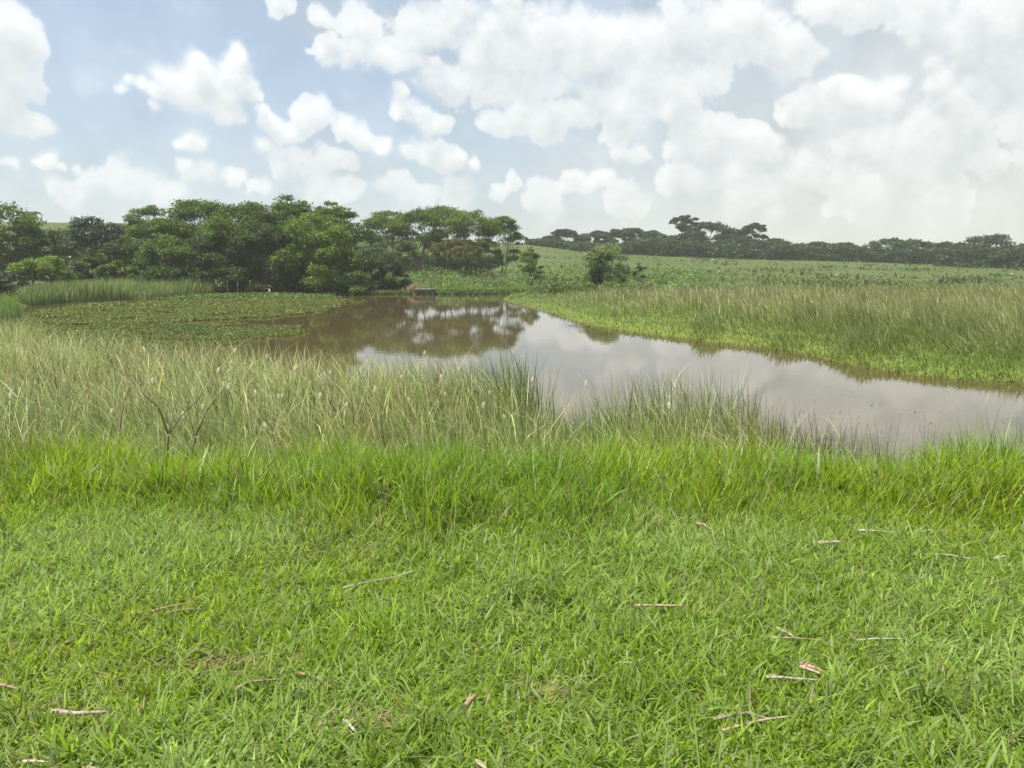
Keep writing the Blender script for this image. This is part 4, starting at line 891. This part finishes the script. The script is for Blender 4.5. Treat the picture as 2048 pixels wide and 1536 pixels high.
# fluffy seed heads, individually placed
def fluff_mesh(seed):
    r = np.random.default_rng(seed); m = MB(); n = 190
    t = r.random(n); d = r.normal(size=(n, 3)); d /= np.linalg.norm(d, axis=1)[:, None]; rad = .026*np.sin(np.clip(t, .06, .97)*math.pi)**.6
    P = np.stack([0*t, 0*t, t*.085], -1)+d*rad[:, None]*(.3+.7*r.random((n, 1)))
    leafcards(m, P, .016, d+np.array([0, 0, .3]), np.array([.90, .86, .74])*r.uniform(.9, 1.1, (n, 1)), r, .5); return m.build('seed_head', M_FLUFF, mesh=True)
def fstalk_mesh():
    m = MB(); tube(m, [(.05, 0, -.6), (.02, 0, -.3), (0, 0, .01)], [.004, .0035, .003], 5, (.34, .36, .18)); return m.build('stalk', M_REED, mesh=True)
FM = [fluff_mesh(i) for i in range(4)]; FS = fstalk_mesh()
spots = [(70,762,8.6),(128,757,9),(305,760,8.2),(222,818,7.6),(405,810,7.4),(366,830,7.3),(446,765,8),(456,772,7.9),(403,745,8.6),(434,738,8.8),(563,788,8),(556,790,8.1),(532,852,7.3),(660,742,9.6),(752,771,8.6),(749,779,8.5),(799,743,10),(803,752,9.7),(883,752,9.8),(918,737,10.4),(890,785,8.4),(966,808,8),(1065,758,9.5),(1171,766,9.3),(980,782,8.7),(693,808,8),(1338,810,8.5),(290,700,11.5),(288,695,12),(470,700,11.4),(533,712,11),(460,722,10.2),(20,790,8),(35,700,12),(640,790,8.4),(848,705,11.8),(510,785,8.3),(820,795,8.4),(1010,830,7.8),(590,735,10)]
for i, (px, py, D) in enumerate(spots):
    xx, yy, zz = at_Y(px, py, D); e = empty('seed_head', (xx, yy, zz-.04)); e.rotation_euler = (rng.uniform(-.2, .2), rng.uniform(-.5, .1), rng.uniform(0, 6)); s = rng.uniform(.5, .95); e.scale = (s, s, s)
    tag(e, 'fluffy cream seed head on a stalk among the near reeds', 'seed head', 'fluffy seed heads in the near reeds')
    a = bpy.data.objects.new('fluff', FM[i % 4]); COL.objects.link(a); a.parent = e
    b = bpy.data.objects.new('stalk', FS); COL.objects.link(b); b.parent = e

# ------------------------------------------------------------------ fallen reed stalks on the lawn
def stalk(label, pts, w=.010, C=(.52, .42, .28), off=.085, name='fallen_stalk', flat=.55, group='dry reed stalks fallen on the lawn'):
    Q = np.array([on_ground(px, py, off) for px, py in pts]); o = empty(name, tuple(Q[0])); tag(o, label, 'stalk', group)
    Q = Q-Q[0]; k = 4
    t = np.linspace(0, len(Q)-1, (len(Q)-1)*k+1); P = np.stack([np.interp(t, np.arange(len(Q)), Q[:, i]) for i in range(3)], -1)
    P[:, 2] += .004*np.sin(t*2.3)-.022; r = w*(1-.35*t/t.max())*.46; r[-1] *= .5
    C = tuple(np.array(C)*.72); m = MB(); tube(m, P, r, 8, C); ob = m.build('culm', M_STRAW, o, True)
    m = MB(); j = len(P)//3; tube(m, [P[j], P[j]+(P[j+1]-P[j])*.12], r[j]*1.35, 8, np.array(C)*.55); m.build('node_ring', M_STRAW, o, True)
    # a papery sheath split away from the stalk
    d = P[1]-P[0]; az = math.atan2(d[1], d[0]); m = MB(); c = np.array([C])*1.1
    blades(m, P[:1]+np.array([[0, 0, r[0]]]), [.05], [w*.30], np.array([az+.12]), np.array([1.45]), np.array([.05]), c, c, 3, rng); m.build('sheath', M_STRAW, o); return o
stalk('pale tan stalk lying level right of the lawn centre', [(1268, 1202), (1372, 1204)], .013)
stalk('left arm of the folded grey brown stalk at lower right', [(1428, 1427), (1493, 1415), (1541, 1424)], .014, (.40, .33, .25))
stalk('straight pale stalk crossing under the folded stalk at lower right', [(1446, 1449), (1530, 1429), (1588, 1417)], .012, (.55, .46, .31))
stalk('thick pinkish sheath lying diagonally right of centre', [(1603, 1317), (1651, 1336)], .022, (.50, .33, .24))
stalk('pale upper edge of the thick diagonal sheath', [(1600, 1322), (1648, 1341)], .014, (.60, .48, .36))
stalk('grey white stalk just below the thick diagonal sheath', [(1532, 1343), (1590, 1348), (1642, 1347)], .014, (.52, .47, .38))
stalk('short stalk slanting down to the level one at right', [(1553, 1246), (1590, 1266)], .013, (.52, .41, .30))
stalk('long thin level stalk touching the short slanting one', [(1545, 1266), (1600, 1268), (1656, 1269)], .009, (.48, .40, .25))
stalk('bluish white blade like stalk right of the crossed pair', [(1715, 1271), (1768, 1269), (1818, 1265)], .010, (.50, .50, .42))
stalk('chunky cream stalk near the tall grass at right', [(1636, 1079), (1690, 1077)], .024, (.52, .47, .33))
stalk('thin white stalk running into the tall grass at right', [(1718, 1053), (1795, 1059)], .012, (.55, .53, .42))
stalk('second thin white stalk at the foot of the right tall grass', [(1832, 1058), (1870, 1053)], .014, (.55, .53, .42))
stalk('long bleached stalk below the tall grass at far right', [(1820, 1100), (1900, 1103), (1948, 1109)], .012, (.52, .48, .33))
stalk('stubby bleached stalk at the right picture edge', [(1990, 1110), (2014, 1105)], .018, (.55, .50, .36))
stalk('orange tan upper stalk of the pair at lower left', [(302, 1214), (350, 1203), (396, 1191)], .012, (.50, .34, .19))
stalk('grey lower stalk of the pair at lower left', [(330, 1217), (370, 1211), (410, 1207)], .010, (.34, .28, .20))
stalk('pale forked sheath lying level in the lower left grass', [(103, 1412), (150, 1417), (214, 1409)], .020, (.58, .46, .40))
stalk('brown stalk at the left picture edge', [(-10, 1358), (20, 1364), (56, 1368)], .013, (.42, .30, .20))
stalk('long thin pale stalk left of the lawn centre', [(686, 1168), (730, 1158), (790, 1144), (836, 1132)], .012, (.48, .44, .30))
stalk('short pale stick near the pair at left', [(598, 1206), (632, 1192)], .009, (.55, .50, .38))
stalk('short pink brown stub upright in the lower centre', [(932, 1398), (954, 1378)], .020, (.56, .36, .27))
stalk('white grey twig left of the pink brown stub', [(688, 1428), (712, 1454)], .014, (.62, .58, .52))
stalk('curved pale stalk in the lower left centre', [(470, 1368), (500, 1353), (570, 1344)], .010, (.45, .40, .24))
stalk('tan curled sheath at the end of the curved pale stalk', [(600, 1336), (640, 1348), (662, 1362)], .012, (.40, .28, .17))
stalk('thin straw at the bottom left corner', [(45, 1510), (95, 1513)], .010, (.60, .55, .42))
stalk('reddish brown flake at the bottom left', [(88, 1532), (116, 1530)], .020, (.40, .20, .12))
stalk('tan stalk end at the bottom edge left of centre', [(166, 1522), (216, 1534)], .014, (.48, .36, .25))
stalk('curled tan leaf at the far side of the lawn', [(1392, 1040), (1410, 1044), (1424, 1052)], .020, (.42, .33, .22))
stalk('small tan sheath standing near the right picture edge', [(1984, 1160), (1989, 1142)], .014, (.42, .31, .20))
stalk('short pale twig in the bottom centre', [(950, 1508), (976, 1530)], .014, (.50, .44, .30))
stalk('white straw in the middle of the lower right lawn', [(1236, 1315), (1272, 1317)], .007, (.60, .56, .44))

# two white birds far out on the meadow
def bird(px, py, D, label):
    xx, yy, zz = at_Y(px, py, D); zz = float(terrain(np.array([xx]), np.array([yy]))[0])+.55; o = empty('white_bird', (xx, yy, zz)); tag(o, label, 'bird', 'white birds on the meadow'); w = (.62, .62, .60); o.scale = (.7, .7, .7)
    m = MB(); tube(m, [(-.28, 0, -.06), (-.15, 0, .0), (0, 0, .04), (.14, 0, .05), (.2, 0, .1), (.2, 0, .22), (.17, 0, .34), (.2, 0, .42), (.26, 0, .42)], [.01, .06, .10, .08, .04, .025, .022, .035, .015], 8, w); m.build('body', M_CONC, o, True)
    m = MB(); tube(m, [(.26, 0, .42), (.36, 0, .40)], [.012, .003], 6, (.5, .35, .05)); m.build('beak', M_CONC, o)
    for s in (-1, 1):
        m = MB(); tube(m, [(0, s*.03, -.02), (.02, s*.03, -.25), (0, s*.03, -.5)], .008, 5, (.08, .08, .06)); m.build('leg', M_CONC, o)
bird(1673, 547, 105, 'tiny white bird on the green meadow below the low horizon trees')
bird(2024, 543, 112, 'tiny white bird on the meadow near the right picture edge')

# ------------------------------------------------------------------ the air
HAZE = 0.0006
if HAZE:
    m, t = new_mat('air'); pv = t.nodes.new('ShaderNodeVolumePrincipled'); pv.inputs['Color'].default_value = (.95, .96, .96, 1); pv.inputs['Density'].default_value = HAZE; pv.inputs['Anisotropy'].default_value = .3
    o_ = t.nodes.new('ShaderNodeOutputMaterial'); t.links.new(pv.outputs[0], o_.inputs['Volume'])
    mb = MB(); box(mb, (0, 1550, 16), (6200, 4100, 40)); hz = mb.build('haze', m); tag(hz, 'thin pale summer haze over the whole valley', 'haze', kind='stuff')
tri = sum(len(o.data.loop_triangles) or sum(len(p.vertices)-2 for p in o.data.polygons) for o in SC.objects if o.type == 'MESH' and len(o.data.polygons) < 2000) if False else 0
print('tris', sum((len(me.loops)-2*len(me.polygons))*1 for me in bpy.data.meshes))
